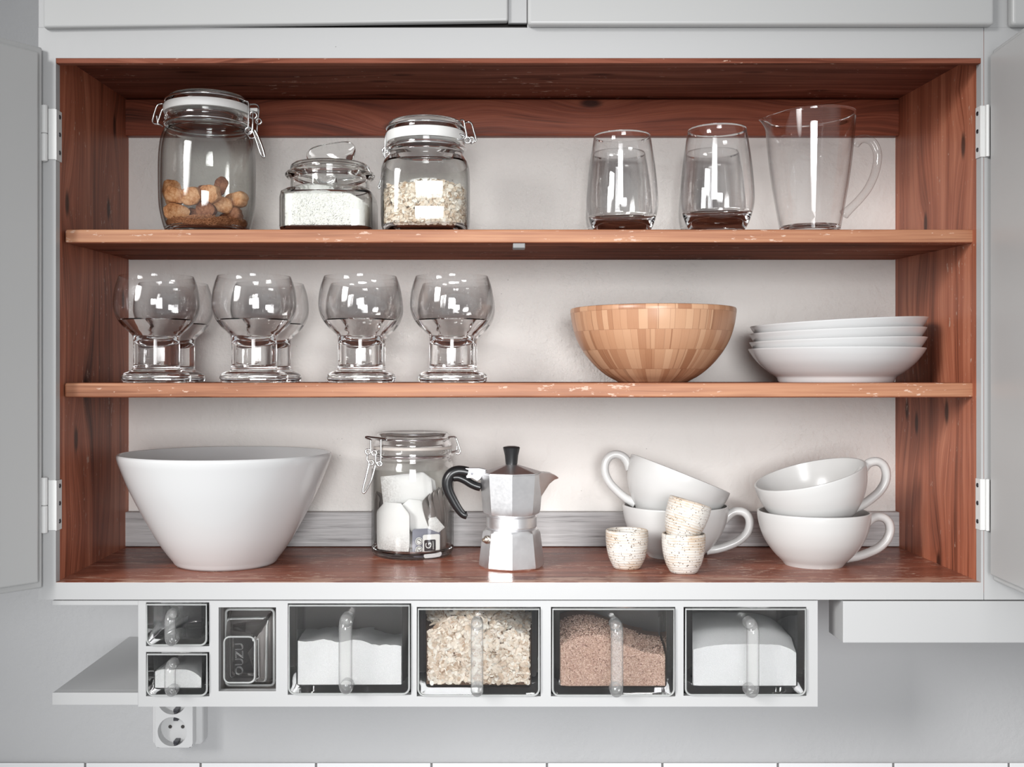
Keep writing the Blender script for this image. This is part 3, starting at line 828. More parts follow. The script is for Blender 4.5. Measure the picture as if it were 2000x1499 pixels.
# glass scoop lying in the tall bay, its foot towards the room
k = 1 + 40 / DC
mb = MB()
def rr(px0, px1, py0, py1, y, r):
    kk = 1 + 0.25 * y / DC
    cx, cz = ((px0 + px1) / 2 - 483) * k, (1268 - (py0 + py1) / 2) * k
    return [(cx + a, y - 40, cz + b) for a, b in rrect((px1 - px0) * kk, (py1 - py0) * kk, r)]
outer = [rr(446, 504, 1237, 1324, 8, 11), rr(443, 507, 1234, 1328, 14, 12), rr(444, 506, 1236, 1327, 24, 12), rr(441, 512, 1226, 1333, 40, 10), rr(438, 524, 1206, 1341, 62, 8), rr(436, 532, 1194, 1346, 96, 8)]
inner = [rr(440, 528, 1198, 1342, 96, 6), rr(442, 520, 1210, 1337, 62, 7), rr(446, 506, 1232, 1328, 44, 8), rr(451, 500, 1240, 1320, 36, 8)]
loft(mb, outer + inner)
k0 = W((483 - X0) * k, 40, (Y0 - 1268) * k)
scp = thing('glass_scoop', 'rectangular pressed glass scoop stored end-on in the tall bay of the rack', 'glass scoop', k0)
obj('bowl', mb, M_glass, scp, smooth=40)
# pale tube painting the bright outline of the rim seen through the foot
mb = MB(); rim = rr(436, 532, 1194, 1346, 60, 8)
tube(mb, rim, 2.6, 8, closed=True); obj('rim', mb, M_glint, scp, smooth=60)
mb = MB(); tube(mb, rr(445, 505, 1236, 1326, 7.0, 11), 1.7, 8, closed=True); obj('foot_glint', mb, M_glint, scp, smooth=60)  # pale ring painting the bright outline of the foot
def text_mb(body, size, ext):
    cu = bpy.data.curves.new('text', 'FONT'); cu.body = body; cu.size = size; cu.extrude = ext; cu.align_x = 'CENTER'; cu.align_y = 'CENTER'; cu.resolution_u = 3
    o = bpy.data.objects.new('text', cu); COL.objects.link(o)
    me = bpy.data.meshes.new_from_object(o.evaluated_get(bpy.context.evaluated_depsgraph_get()))
    vs = [v.co.copy() for v in me.vertices]; fs = [tuple(p.vertices) for p in me.polygons]
    bpy.data.objects.remove(o); bpy.data.curves.remove(cu); bpy.data.meshes.remove(me)
    return vs, fs
def text_on(mb, body, size, ext, M, stretch=(1, 1)):
    vs, fs = text_mb(body, size, ext)
    mb.add([M @ Vector((v.x * stretch[0], v.y * stretch[1], v.z)) for v in vs], fs)
mb = MB()
Mt = Matrix.Translation(((475 - 483) * k, 8 - 40 - 0.4, (1268 - 1280) * k)) @ Matrix.Rotation(pi / 2, 4, 'Y') @ Matrix.Rotation(0, 4, 'X')
# letters run upwards: text x -> +z, text y -> -x
Mt = Matrix.Translation(((475 - 483) * k, 8 - 40 - 0.6, (1268 - 1280) * k)) @ Matrix(((0, -1, 0, 0), (0, 0, -1, 0), (1, 0, 0, 0), (0, 0, 0, 1)))
text_on(mb, 'OUZU', 22, 1.0, Mt)
obj('embossed_letters', mb, mat_glass('satin_glass', rough=0.2), scp, smooth=0)

# ---------------------------------------------------------------- double wall socket
kb = 1 + (BACK - 70) / DC
def sx(px): return (px - 340) * kb
def sz(py): return (1424 - py) * kb
sock = thing('wall_socket', 'white double mains socket on the wall under the drawer rack', 'socket', W((340 - X0) * kb, BACK, (Y0 - 1424) * kb))
mb = MB(); hgt = (1464 - 1282) * kb; cz = sz((1464 + 1282) / 2)
out = rrect((393 - 292) * kb, hgt, 11)
loft(mb, [[(a + sx(340), y, b + cz) for a, b in [(p[0] * q, p[1] * (1 - (1 - q) * .55)) for p in out]] for y, q in ((-0.3, 1.0), (-34, 1.0), (-40, .985), (-42, .95))])
obj('mounting_box', mb, M_plastic, sock, smooth=40)
mb = MB(); wpl = (377 - 302) * kb; hpl = (1462 - 1290) * kb; cxp = sx(339.5); czp = sz((1462 + 1290) / 2)
# front plate with two round wells
pl = rrect(wpl, hpl, 8, 8)
wells = [(sx(336.5), sz(1430)), (sx(336.5), sz(1368))]
yb_, yf_ = -42, -70
R_ = 28.5 * kb; dp = 27
# outer wall and a front face cut into two cells round the wells
loft(mb, [[(cxp + a, yb_, czp + b) for a, b in pl], [(cxp + a, yf_ + 2, czp + b) for a, b in pl], [(cxp + a * .975, yf_, czp + b * .99) for a, b in pl]], cap0=False, cap1=False)
edge = [Vector((cxp + a * .975, yf_, czp + b * .99)) for a, b in pl]
zmid = (wells[0][1] + wells[1][1]) / 2
for wi, (wx, wz) in enumerate(wells):
    n = 48; ring0 = []; ring1 = []
    xm, xM = cxp - wpl / 2 * .975, cxp + wpl / 2 * .975
    zm, zM = (czp - hpl / 2 * .99, zmid) if wi == 0 else (zmid, czp + hpl / 2 * .99)
    angs = sorted([2 * pi * q_ / n for q_ in range(n)] + [math.atan2(b__ - wz, a__ - wx) % (2 * pi) for a__ in (xm, xM) for b__ in (zm, zM)]); n = len(angs)
    for i in range(n):
        t = angs[i]; cx_, cz_ = cos(t), sin(t)
        ring0.append(Vector((wx + R_ * cx_, yf_, wz + R_ * cz_)))
        s1_ = min(((xM - wx) / cx_ if cx_ > 1e-6 else (xm - wx) / cx_ if cx_ < -1e-6 else 1e9), ((zM - wz) / cz_ if cz_ > 1e-6 else (zm - wz) / cz_ if cz_ < -1e-6 else 1e9))
        qx, qz = wx + s1_ * cx_, wz + s1_ * cz_; rc = 7.5
        ex, ez = qx - cxp, qz - czp; mx_, mz_ = wpl / 2 * .975 - rc, hpl / 2 * .99 - rc
        if abs(ex) > mx_ and abs(ez) > mz_:
            ux, uz = abs(ex) - mx_, abs(ez) - mz_; ul = math.hypot(ux, uz)
            if ul > rc: qx = cxp + math.copysign(mx_ + ux / ul * rc, ex); qz = czp + math.copysign(mz_ + uz / ul * rc, ez)
        ring1.append(Vector((qx, yf_, qz)))
    a = [mb_add(mb, q) for q in ring1]; b_ = [mb_add(mb, q) for q in ring0]
    c_ = [mb_add(mb, q + Vector((0, dp, 0))) for q in ring0]
    for i in range(n):
        j = (i + 1) % n
        for f in ((a[i], a[j], b_[j], b_[i]), (b_[i], b_[j], c_[j], c_[i])): mb.f.append(f); mb.m.append(0); mb.t.append(.5)
    mb.f.append(tuple(c_)); mb.m.append(0); mb.t.append(.5)
plate = obj('socket_plate', mb, M_plastic, sock, smooth=30)
for wx, wz in wells:
    for dx in (-12, 16):
        mb = MB(); M = Matrix.Translation((wx + dx * 1.05, yf_ + dp - 0.2, wz + 3)) @ Matrix.Rotation(pi / 2, 4, 'X')
        lathe(mb, [(0, -0.5), (4.2, -0.5), (4.2, 0.8), (3.4, 0.8), (0, 0.7)], 16, M=M); obj('pin_hole', mb, M_dark, plate)
    for sgn in (1, -1):
        mb = MB(); mb.box(wx + 1, wx + 12, yf_ + 4, yf_ + dp, wz + sgn * (R_ - 7) - 3.5, wz + sgn * (R_ - 7) + 3.5)
        mb.box(wx + 3, wx + 10, yf_ + 1, yf_ + dp, wz + sgn * (R_ - 3) - 2, wz + sgn * (R_ - 3) + 2)
        obj('earth_clip', mb, M_screw, plate, smooth=0, bevel=0.8)

# ---------------------------------------------------------------- glass on the upper shelf
def P(sp, pts): return [(sp.r(q[0]), sp.z(q[1])) + tuple(q[2:]) for q in pts]

def thin_between(o, sp, ya, yb, m):
    """faces between two heights (picture rows ya above yb) take the thin-wall glass"""
    me = o.data; me.materials.append(m); k = len(me.materials) - 1; za, zb = sp.z(ya) * S, sp.z(yb) * S
    for p in me.polygons:
        if zb < p.center.z < za: p.material_index = k
    return o

def ring_wire(sp, hw, py, rad, ry=None):
    mb = MB(); r = sp.r(hw); z = sp.z(py)
    tube(mb, [(r * cos(2 * pi * k / 64), r * sin(2 * pi * k / 64), z) for k in range(64)], rad, 8, closed=True)
    return mb

def wires(mb, sp, paths, rad=2.0):
    for pth in paths:
        pts = [sp.xz(q[0], q[1], q[2] if len(q) > 2 else -6) for q in pth]
        tube(mb, catmull(pts, 5), rad, 8)

def loop(mb, sp, px, py, r, y, rad=1.9, tilt=0.0):
    c = sp.xz(px, py, y)
    tube(mb, [c + Vector((r * cos(2 * pi * k / 20), r * sin(2 * pi * k / 20) * sin(tilt), r * sin(2 * pi * k / 20) * cos(tilt))) for k in range(20)], rad, 8, closed=True)

# --- biscuit jar
sp = Spot(405, 1.10, UP); J1 = sp
jar = thing('clip_top_jar', 'tall round clip-top glass jar of biscuits on the upper shelf', 'glass jar', sp.loc, 'clip-top glass jars')
def catmull2(pts, n=5):
    v3 = catmull([(a[0], a[1], 0) for a in pts], n); return [(v.x, v.y) for v in v3]
body = [(0, 469.0)] + catmull2([(66, 468.5), (75, 465), (82, 448), (88, 425), (92, 398), (93, 350), (92.5, 310), (90, 285), (86, 268), (79, 253)]) + \
       [(77, 246), (80, 241), (81.5, 235), (80, 230), (79, 226), (76, 225), (72, 226), (71, 246)] + \
       catmull2([(77, 258), (83, 275), (87, 300), (88.3, 350), (87.5, 398), (83, 425), (74, 449), (60, 455)]) + [(0, 456)]
thin_between(obj('body', lathe(MB(), P(sp, body), 80), M_glassg, jar, smooth=50), sp, 258, 446, M_thinj)
gk = MB(); lathe(gk, P(sp, [(73, 224.5), (82, 224.5), (83.5, 220), (83.5, 213), (82, 209.5), (73, 209.5), (73, 224.5)]), 72)
M_ = sp.xz(489, 217, 0)
gk.box(M_.x - 4, M_.x + 17, -10, 8, M_.z - 3, M_.z + 4)
o = obj('gasket', gk, M_gasket, jar, smooth=50); o['label'] = 'white rubber sealing ring'
lid = [(0, 199), (56, 200), (62, 212), (66, 220), (70, 219), (71, 209.3), (79, 209), (79.5, 204), (77, 200), (75, 195), (70, 191), (60, 189.5), (0, 188)]
obj('lid', lathe(MB(), P(sp, lid), 72), M_glassg, jar, smooth=50)
mb = ring_wire(sp, 80.5, 246, 2.2); r2 = ring_wire(sp, 79.5, 201, 2.0); mb.add(r2.v, r2.f)
wires(mb, sp, [[(326, 203, 0), (318, 204), (309, 207), (303, 222), (299.5, 237), (303, 243), (311, 244), (318, 247, 0)], [(326, 213), (319, 215), (314, 227), (310, 241), (316, 246, 0)],
               [(308, 228), (309, 235), (310, 242)]])
wires(mb, sp, [[(476, 203, -20), (484, 203, -22), (490, 206, -22), (490, 230, -22), (489, 256, -22)], [(486, 203, 4), (500, 203, 4), (505, 212, 4), (502, 240, 4), (501, 262, 4)],
               [(498, 226, -20), (498, 250, -22), (496, 262, -22), (490, 264, -22)]])
loop(mb, sp, 490, 260, 7.5, -22); loop(mb, sp, 498, 229, 7.5, -18); loop(mb, sp, 495, 266, 8, -14); loop(mb, sp, 506, 238, 6, -4)
wires(mb, sp, [[(499, 262, -22), (507, 283, -26), (515, 306, -28), (520, 312, -28), (522, 309, -28), (517, 292, -26), (508, 270, -22), (502, 259, -20)]], 2.4)
o = obj('wire_clip', mb, M_wire, jar, smooth=60); o['label'] = 'steel wire clip with hanging lever'

# --- biscuits, each its own thing
def biscuit(mb, a, b, c, seed, cut=True):
    """rusk-like lump: half-round loaf slice with a flat cut face"""
    rnd = random.Random(seed); nu, nv = 22, 12
    ph = [rnd.uniform(0, 6) for _ in range(6)]
    ids = []
    for j in range(nv + 1):
        th = pi * j / nv; row = []
        for i in range(nu):
            f = 2 * pi * i / nu
            d = Vector((sin(th) * cos(f), sin(th) * sin(f), cos(th)))
            e = 1 / (abs(d.x) ** 3 + abs(d.y) ** 3 + abs(d.z) ** 3) ** (1 / 3)
            q = 1 + 0.07 * sin(3 * d.x + ph[0]) * sin(4 * d.y + ph[1]) + 0.05 * sin(7 * d.z + ph[2] + 3 * d.x) + 0.025 * sin(15 * d.x + ph[3]) * sin(13 * d.z + ph[4])
            v = Vector((d.x * a, d.y * b, d.z * c)) * (e * q)
            if cut and v.y < -b * 0.55: v.y = -b * 0.55 + (v.y + b * .55) * .12
            row.append(mb_add(mb, v))
        ids.append(row)
    for j in range(nv):
        for i in range(nu):
            k = (i + 1) % nu
            mb.f.append((ids[j][i], ids[j + 1][i], ids[j + 1][k], ids[j][k])); mb.m.append(0); mb.t.append(.5)
    return mb
BIS = [  # px, py, half-length, half-height, depth y, roll, yaw, dark, label
    (336, 378, 15, 24, 5, -14, 40, 0, 'toasted biscuit standing upright against the left wall of the tall jar'),
    (355, 389, 17, 14, -48, 12, 20, 0, 'pale toasted biscuit beside the upright one in the tall jar'),
    (389, 393, 17, 15, -62, -8, 0, 0, 'round pale biscuit at the middle of the front in the tall jar'),
    (418, 388, 20, 16, -44, -10, -10, 0, 'pale biscuit under the dark wedge in the tall jar'),
    (430, 364, 11, 17, 2, 22, 15, 1, 'dark wedge-shaped biscuit sticking up at the top of the pile'),
    (463, 393, 25, 14, -8, -6, -40, 0, 'long crumbly biscuit against the right wall of the tall jar'),
    (357, 421, 22, 14, -46, 6, 25, 0, 'smooth tan biscuit low at the left of the tall jar'),
    (416, 419, 17, 15, -56, 24, -10, 1, 'dark reddish biscuit low at the centre of the tall jar'),
    (455, 426, 23, 13, -14, -12, -35, 1, 'dark crumbly biscuit low at the right of the tall jar'),
    (396, 382, 14, 17, 0, 30, 10, 1, 'dark biscuit half hidden behind the round pale one in the tall jar'),
    (385, 424, 13, 13, -20, 0, 0, 1, 'shaded biscuit deep between the lowest ones in the tall jar'),
    (442, 405, 17, 14, -30, 14, 20, 0, 'biscuit at the back of the pile behind the long crumbly one'),
]
for i, (px, py, a, c, y, roll, yaw, dark, lab) in enumerate(BIS):
    mb = biscuit(MB(), sp.r(a * 1.12), sp.r((a + c) / 2 * .85), sp.r(c * 1.1), i)
    o = obj('biscuit', mb, M_bisc2 if dark else M_bisc, smooth=60)
    v = sp.xz(px, py, y)
    rad = math.hypot(v.x, v.y); lim = sp.r(86) - sp.r(max(a * .86, c * .62))
    if rad > lim: v.x *= lim / rad; v.y *= lim / rad
    o.location = sp.loc + v * S; o.rotation_euler = (R(random.uniform(-12, 12)), R(roll), R(yaw))
    tag(o, lab, 'biscuit', 'biscuits in the tall jar')
mb = MB(); lathe(mb, P(sp, [(0, 454.6), (58, 453.8), (70, 449), (78, 436), (76, 432), (50, 436), (20, 433), (0, 435)]), 40)
for v in mb.v:
    if v.z > sp.z(450): v.z += random.uniform(-3, 3)
for i in range(260):
    t = random.uniform(0, 2 * pi); r_ = sp.r(76) * math.sqrt(random.random())
    grain(mb, (r_ * cos(t), r_ * sin(t), sp.z(434) + random.uniform(-4, 3)), rdir(), random.uniform(2, 4), random.uniform(1.5, 3), .5)
tag(obj('biscuit_crumbs', mb, M_crumb, loc=sp.loc, smooth=0), 'brown biscuit crumbs covering the bottom of the tall jar', 'crumbs', kind='stuff')

# --- square jar of rice
sp = Spot(645, 1.085, UP)
jar = thing('glass_jar', 'low square glass jar of white rice with a loose glass lid', 'glass jar', sp.loc)
body = [(0, 466), (78, 466, 7), (85, 462, 8), (88, 453, 8), (88, 396, 8), (86.5, 385, 7), (82, 379, 5), (78, 376, 3), (76.5, 371, 2), (76.5, 353, 2), (83, 350, 2), (86.5, 346, 2), (87, 343, 2), (85, 340, 2), (75, 340, 2),
        (72.5, 352, 2), (72.5, 373, 2), (77, 381, 4), (82, 388, 7), (83.2, 397, 8), (83.2, 452, 8), (76, 456.5, 7), (0, 457)]
thin_between(obj('body', lathe(MB(), P(sp, body), 96), M_glassg, jar, smooth=40), sp, 389, 452.5, M_thinj)
lidp = [(0, 330), (60, 331), (64, 350), (70, 350), (71, 339.5), (76.5, 339), (77.5, 333), (76.5, 327), (73, 323.5), (40, 320.5), (0, 319)]
lidr = obj('lid', lathe(MB(), P(sp, lidp), 72), M_glassg, jar, smooth=50)
kn = [(603, 318), (599, 303), (606, 292), (622, 285), (648, 280), (672, 277), (686, 279), (693, 287), (694, 298), (688, 318)]
kv = catmull([sp.xz(a, b) for a, b in kn], 5)
mb = MB(); c0 = sum(kv, Vector()) / len(kv)
def sc_(q, f, y): 
    w = c0 + (q - c0) * f; return Vector((w.x, y, w.z))
loft(mb, [[sc_(q, .94, -7) for q in kv], [sc_(q, 1, -4) for q in kv], [sc_(q, 1, 4) for q in kv], [sc_(q, .94, 7) for q in kv]])
obj('grip', mb, M_glassg, lidr, smooth=50)
def hrice(x, y):
    u = x / sp.rho; xs_ = [(-90, 380), (-55, 371), (-20, 373), (10, 381), (40, 389), (65, 402), (90, 418)]
    for (a, za), (b, zb_) in zip(xs_[:-1], xs_[1:]):
        if u <= b: return sp.z(za + (zb_ - za) * (u - a) / (b - a))
    return sp.z(418)
q = sp.r(80.6)
mb = heap(-q + 2, q - 2, -q + 2.2, q - 2, sp.z(455.8), hrice, 30, 20, 1.0)
n0 = len(mb.v)
for i in range(len(mb.t)): mb.t[i] = .72
for i in range(10500):
    x = random.uniform(-q, q)
    if i < 6800:
        y = -q + random.uniform(0.6, 2.4); z = random.uniform(sp.z(455), hrice(x, y)); d = Vector((random.gauss(0, 1), random.gauss(0, .18), random.gauss(0, 1)))
    else: y = random.uniform(-q, q * .6); z = hrice(x, y) + random.uniform(0, 1.2); d = Vector((random.gauss(0, 1), random.gauss(0, 1), random.gauss(0, .25)))
    grain(mb, (x, y, z), d, random.uniform(3, 4.6), 1.2, min(1, max(0, random.gauss(.72, .2))))
qq = q
for i_, v in enumerate(mb.v):
    qq = q - 1.8 if i_ < n0 else q
    if v.z < sp.z(451): qq = min(qq, sp.r(74))
    v.z = max(v.z, sp.z(455.9))
    kk = ((abs(v.x) / qq) ** 8 + (abs(v.y) / qq) ** 8) ** .125
    if kk > 1: v.x /= kk; v.y /= kk
    zt = sp.z(391)
    if v.z > zt:   # shoulders close in to the round neck
        rr_ = sp.r(70.5); h_ = math.hypot(v.x, v.y)
        if h_ > sp.r(68.5): v.z = min(v.z, sp.z(391))
tag(obj('white_rice', mb, M_rice, loc=sp.loc, smooth=0), 'white rice sloping down to one side inside the low square jar', 'rice', kind='stuff')

# --- clip-top jar of oats
sp = Spot(832, 1.08, UP)
jar = thing('clip_top_jar', 'square-shouldered clip-top glass jar of oat flakes beside the rice jar', 'glass jar', sp.loc, 'clip-top glass jars')
body = [(0, 464.5), (70, 464.5, 3.4), (79, 460, 3.6), (84.5, 447, 3.6), (86, 425, 3.6), (86, 352, 3.6), (85, 335, 3.5), (82, 322, 3.1), (77, 312, 2.5), (73.5, 305, 2.1), (73, 300, 2), (76, 296, 2), (77.5, 290, 2), (76, 285, 2), (75, 281, 2), (70, 281, 2),
        (69, 304, 2), (73, 314, 2.5), (78, 324, 3.1), (81.5, 337, 3.5), (82.3, 352, 3.6), (82.3, 445, 3.6), (75, 452.5, 3.4), (0, 453)]
thin_between(obj('body', lathe(MB(), P(sp, body), 96), M_glass, jar, smooth=50), sp, 325, 446, M_thinj)
gk = MB(); lathe(gk, P(sp, [(68, 280.5), (76, 280.5), (77.5, 276), (77.5, 266), (76, 261.5), (68, 261.5), (68, 280.5)]), 72)
o = obj('gasket', gk, M_gasket, jar, smooth=50); o['label'] = 'white rubber sealing ring'
lid = [(0, 250), (54, 251), (60, 264), (64, 272), (67, 271), (68, 261.3), (76, 261), (76.5, 255), (74.5, 250), (73, 244), (68, 240), (58, 238.5), (0, 237)]
obj('lid', lathe(MB(), P(sp, lid), 72), M_glass, jar, smooth=50)
mb = ring_wire(sp, 77.5, 293, 2.0); r2 = ring_wire(sp, 76.5, 253, 2.0); mb.add(r2.v, r2.f)
wires(mb, sp, [[(900, 243, -38), (906, 243, -34), (909, 256, -34), (912, 274, -34), (906, 279, -34)], [(908, 246, -28), (913, 243, -22), (921, 246, -22), (926, 262, -22), (930, 277, -22), (926, 282, -22), (916, 279, -24)],
               [(890, 275, -44), (898, 271, -42), (908, 276, -40), (898, 282, -42), (890, 277, -44)], [(905, 270, -36), (915, 279, -32), (922, 286, -26)]])
loop(mb, sp, 914, 280, 6, -30); loop(mb, sp, 921, 279, 6, -26)
wires(mb, sp, [[(756, 256, 10), (753, 262, 8), (752, 285, 6), (752, 306, 6), (756, 308, 6)], [(754, 288, 6), (748, 288, 12), (748, 298, 12), (753, 309, 12)], [(746, 330, 30), (742, 344, 32), (737, 358, 32), (738, 363, 32), (743, 354, 32), (749, 332, 30)]])
loop(mb, sp, 752, 292, 6, 8)
o = obj('wire_clip', mb, M_wire, jar, smooth=60); o['label'] = 'steel wire clip'
qo = sp.r(80.6)
def hoj(x, y): return sp.z(374) + 5 * math.exp(-((x - 15) / 40) ** 2) - 6 * (abs(x) / 85) ** 2
mb = heap(-qo, qo, -qo, qo, sp.z(451.5), lambda x, y: hoj(x, y) - 4, 24, 18)
for v in mb.v:
    kk = ((abs(v.x) / (qo - 9)) ** 3.6 + (abs(v.y) / (qo - 9)) ** 3.6) ** (1 / 3.6)
    if kk > 1: v.x /= kk; v.y /= kk
for i in range(len(mb.t)): mb.t[i] = 0.03  # dark core paints the shaded gaps behind the jar's flakes
for i in range(2600):
    a = random.uniform(4.8, 8.2); b_ = a * random.uniform(.62, .82)
    if i < 1900:
        t = random.uniform(-pi, 0); k_ = sq(t, 3.6); ry = (qo - 1.5 - random.uniform(0, 6)) * k_
        x, y = ry * cos(t), ry * sin(t); z = random.uniform(sp.z(449), hoj(x, y))
        nrm = Vector((cos(t) ** 3, sin(t) ** 3, 0)).normalized(); d = nrm + Vector((random.gauss(0, .5), random.gauss(0, .5), random.gauss(.1, .6)))
        if random.random() < .2: d = rdir()
    else:
        x = random.uniform(-qo * .88, qo * .88); y = random.uniform(-qo * .88, qo * .88); z = hoj(x, y) + random.uniform(0, 7); d = Vector((random.gauss(0, .6), random.gauss(0, .6), 1))
    flake(mb, (x, y, z), d, a, b_, .8, min(1, max(0, random.gauss(.7, .2))))
zf = sp.z(452.2)
for v in mb.v:
    kk = ((abs(v.x) / qo) ** 3.6 + (abs(v.y) / qo) ** 3.6) ** (1 / 3.6)
    if kk > 1: v.x /= kk; v.y /= kk
    v.z = max(v.z, zf)
    if v.z < sp.z(446):
        kk = ((abs(v.x) / sp.r(73)) ** 3.6 + (abs(v.y) / sp.r(73)) ** 3.6) ** (1 / 3.6)
        if kk > 1: v.x /= kk; v.y /= kk
tag(obj('oat_flakes', mb, M_oat, loc=sp.loc, smooth=0), 'oat flakes half filling the clip-top jar beside the rice jar', 'oats', kind='stuff')

# --- stemless tumblers
sp = Spot(1215, 1.094, UP)
tp = [(0, 468)] + catmull2([(38, 469.3), (45, 468), (52, 457), (59, 444), (66, 424), (69.5, 402), (68.5, 370), (64, 325), (58.5, 288), (54.6, 266)], 5) + [(54.2, 265.3), (53.6, 266)] + \
     catmull2([(57.5, 288), (63, 325), (67.4, 370), (68.2, 402), (63.5, 424), (54, 437), (38, 444), (18, 447)], 5) + [(0, 448)]
tmb = lathe(MB(), P(sp, tp), 80)
tum = thin_between(obj('stemless_tumbler', tmb, M_glass, loc=sp.loc, smooth=60), sp, 269, 425, M_thin)
tag(tum, 'clear stemless tumbler farther from the glass jug, the front one of its pair', 'drinking glass', 'stemless tumblers')
def tcopy(cx, rho, lab):
    o = tum.copy(); COL.objects.link(o); o.location = Spot(cx, rho, UP).loc; o['label'] = lab
tcopy(1400.5, 1.066, 'clear stemless tumbler standing next to the glass jug, the front one of its pair')
tcopy(1209, 1.180, 'clear stemless tumbler half hidden behind the tumbler farther from the jug')
tcopy(1391, 1.176, 'clear stemless tumbler half hidden behind the tumbler next to the jug')

# --- glass jug
sp = Spot(1582, 1.10, UP)
jug = thing('glass_jug', 'clear glass jug with pouring lip and loop handle on the upper shelf', 'jug', sp.loc)
jo = [(0, 469)] + catmull2([(48, 469.5), (52, 468), (56, 458), (59, 440), (66, 400), (74, 350), (80, 300), (84, 255), (86, 228)], 5) + [(85.5, 226.5), (83.5, 226.5)] + \
     catmull2([(81.5, 255), (77.5, 300), (71.5, 350), (63.5, 400), (57, 436), (52, 447), (40, 451)], 5) + [(0, 452)]
mb = lathe(MB(), P(sp, jo), 96)
for v in mb.v:      # pull the lip out on the far left
    zt = sp.z(226); h = v.z - sp.z(262)
    if h > 0:
        f = (h / (zt - sp.z(262))) ** 2
        a = math.atan2(v.y, -v.x); w_ = math.exp(-(a / 0.23) ** 2)
        wb = math.exp(-((abs(a) - 0.5) / 0.22) ** 2)
        v.x -= sp.r(15) * f * w_; v.z -= sp.r(4) * f * w_
        v.x *= 1 - 0.035 * f * wb; v.y *= 1 - 0.05 * f * wb
        v.z += sp.r(3.5) * f * v.x / sp.r(86)
thin_between(obj('body', mb, M_glass, jug, smooth=60), sp, 232, 443, M_thin)
hp = [(1670, 280), (1680, 273), (1692, 272), (1704, 279), (1712, 295), (1713, 315), (1707, 342), (1695, 368), (1678, 390), (1660, 408), (1648, 419)]
hv = catmull([sp.xz(a, b, -2) for a, b in hp], 5)
mb = MB(); n = len(hv)
rad_ = [8.5 + 3.0 * abs(2 * i / (n - 1) - 1) ** 6 for i in range(n)]
tube(mb, hv, rad_, 18, up=(0, 1, 0), flat=1.35); obj('handle', mb, mat_thin('handle_glass', (0.97, 0.97, 0.97), (0.16, 0.12, 0.11)), jug, smooth=60)

# ---------------------------------------------------------------- goblets on the lower shelf
sp = Spot(306, 1.052, LO)
gp = [(0, 747.6), (60, 747.6)] + catmull2([(63.5, 746), (66, 740), (65.5, 735), (62, 730), (54, 726), (47, 723), (44.2, 719)], 4) + [(43.6, 712), (43.6, 668), (43.8, 662)] + \
     catmull2([(45, 657), (51, 650), (62, 640), (74, 624), (80.5, 606), (81.6, 592), (79.5, 570), (75.5, 554), (70.7, 541)], 5) + [(70.3, 540.4), (69.9, 541)] + \
     catmull2([(74.7, 554), (78.6, 570), (80.6, 592), (79, 606), (71.5, 622), (58, 637), (44, 649), (36.5, 659), (31, 669), (20, 675.5), (9, 678)], 5) + [(0, 678.4)]
gmb = lathe(MB(), P(sp, gp), 80)
gob = thin_between(obj('glass_goblet', gmb, M_glass, loc=sp.loc, smooth=60), sp, 500, 626, M_thin)
G = 'thick-stemmed goblets on the lower shelf'
tag(gob, 'round thick-stemmed glass goblet in the front row, nearest the left wooden side', 'goblet', G)
for cx, rho, lab in [(339, 1.136, 'round thick-stemmed goblet behind the front goblet nearest the left wooden side'),
                     (496.5, 1.052, 'round thick-stemmed glass goblet in the front row, second from the left wooden side'),
                     (527, 1.136, 'round thick-stemmed goblet behind the second goblet of the front row'),
                     (704, 1.053, 'round thick-stemmed glass goblet in the front row, third from the left wooden side'),
                     (712, 1.138, 'round thick-stemmed goblet behind the third goblet of the front row'),
                     (882.5, 1.053, 'round thick-stemmed glass goblet in the front row, nearest the bamboo bowl'),
                     (891, 1.138, 'round thick-stemmed goblet behind the front goblet nearest the bamboo bowl')]:
    o = gob.copy(); COL.objects.link(o); o.location = Spot(cx, rho, LO).loc; o['label'] = lab; o.rotation_euler = (0, 0, cx)

# --- bamboo bowl
sp = Spot(1274.5, 1.113, LO)
bo = [(0, 747), (66, 747.1), (69, 745.5)] + catmull2([(74, 742.5), (92, 732), (113, 714), (133, 690), (147.5, 664), (156, 637), (160, 612)], 5) + [(160.3, 607), (159, 604), (156, 603.2), (153, 604.5)] + \
     catmull2([(152, 612), (148, 637), (139, 664), (125, 688), (106, 710), (84, 726), (60, 735)], 4) + [(0, 738)]
tag(obj('salad_bowl', lathe(MB(), P(sp, bo), 96), M_bamboo, loc=sp.loc, smooth=50), 'bamboo salad bowl of small glued blocks on the lower shelf', 'bowl')

# --- stack of deep plates
sp = Spot(1631.5, 1.112, LO)
po = [(0, 744), (98, 744.2), (101, 747), (106, 747.1), (108.5, 744), (110, 739)] + catmull2([(113, 736), (128, 726), (146, 710), (158, 695), (165.2, 683.5)], 5) + [(165.6, 681.8), (163.8, 681.4)] + \
     catmull2([(160, 686), (152, 697), (141, 709), (126, 722.5), (114, 732), (104, 738), (80, 739.5)], 4) + [(0, 740)]
pmb = lathe(MB(), P(sp, po), 96)
pl0 = obj('deep_plate', pmb, M_ceramic, loc=sp.loc, smooth=50); PG = 'stacked deep plates'
tag(pl0, 'white porcelain deep plate at the bottom of the stack, its whole side showing', 'plate', PG)
pl0.rotation_euler = (0, R(-0.0), 0)
for dx, dz, an, lab in [(3.5, 17.2, 1.35, 'white porcelain deep plate second from the bottom of the stack'), (3.0, 34.6, 1.75, 'white porcelain deep plate second from the top of the stack'),
                        (6.5, 51.8, 2.6, 'white porcelain deep plate on top of the stack, tilted most')]:
    o = pl0.copy(); COL.objects.link(o); o.location = sp.loc + Vector((dx, 0, dz)) * sp.rho * S; o.rotation_euler = (0, R(-an), 0); o['label'] = lab

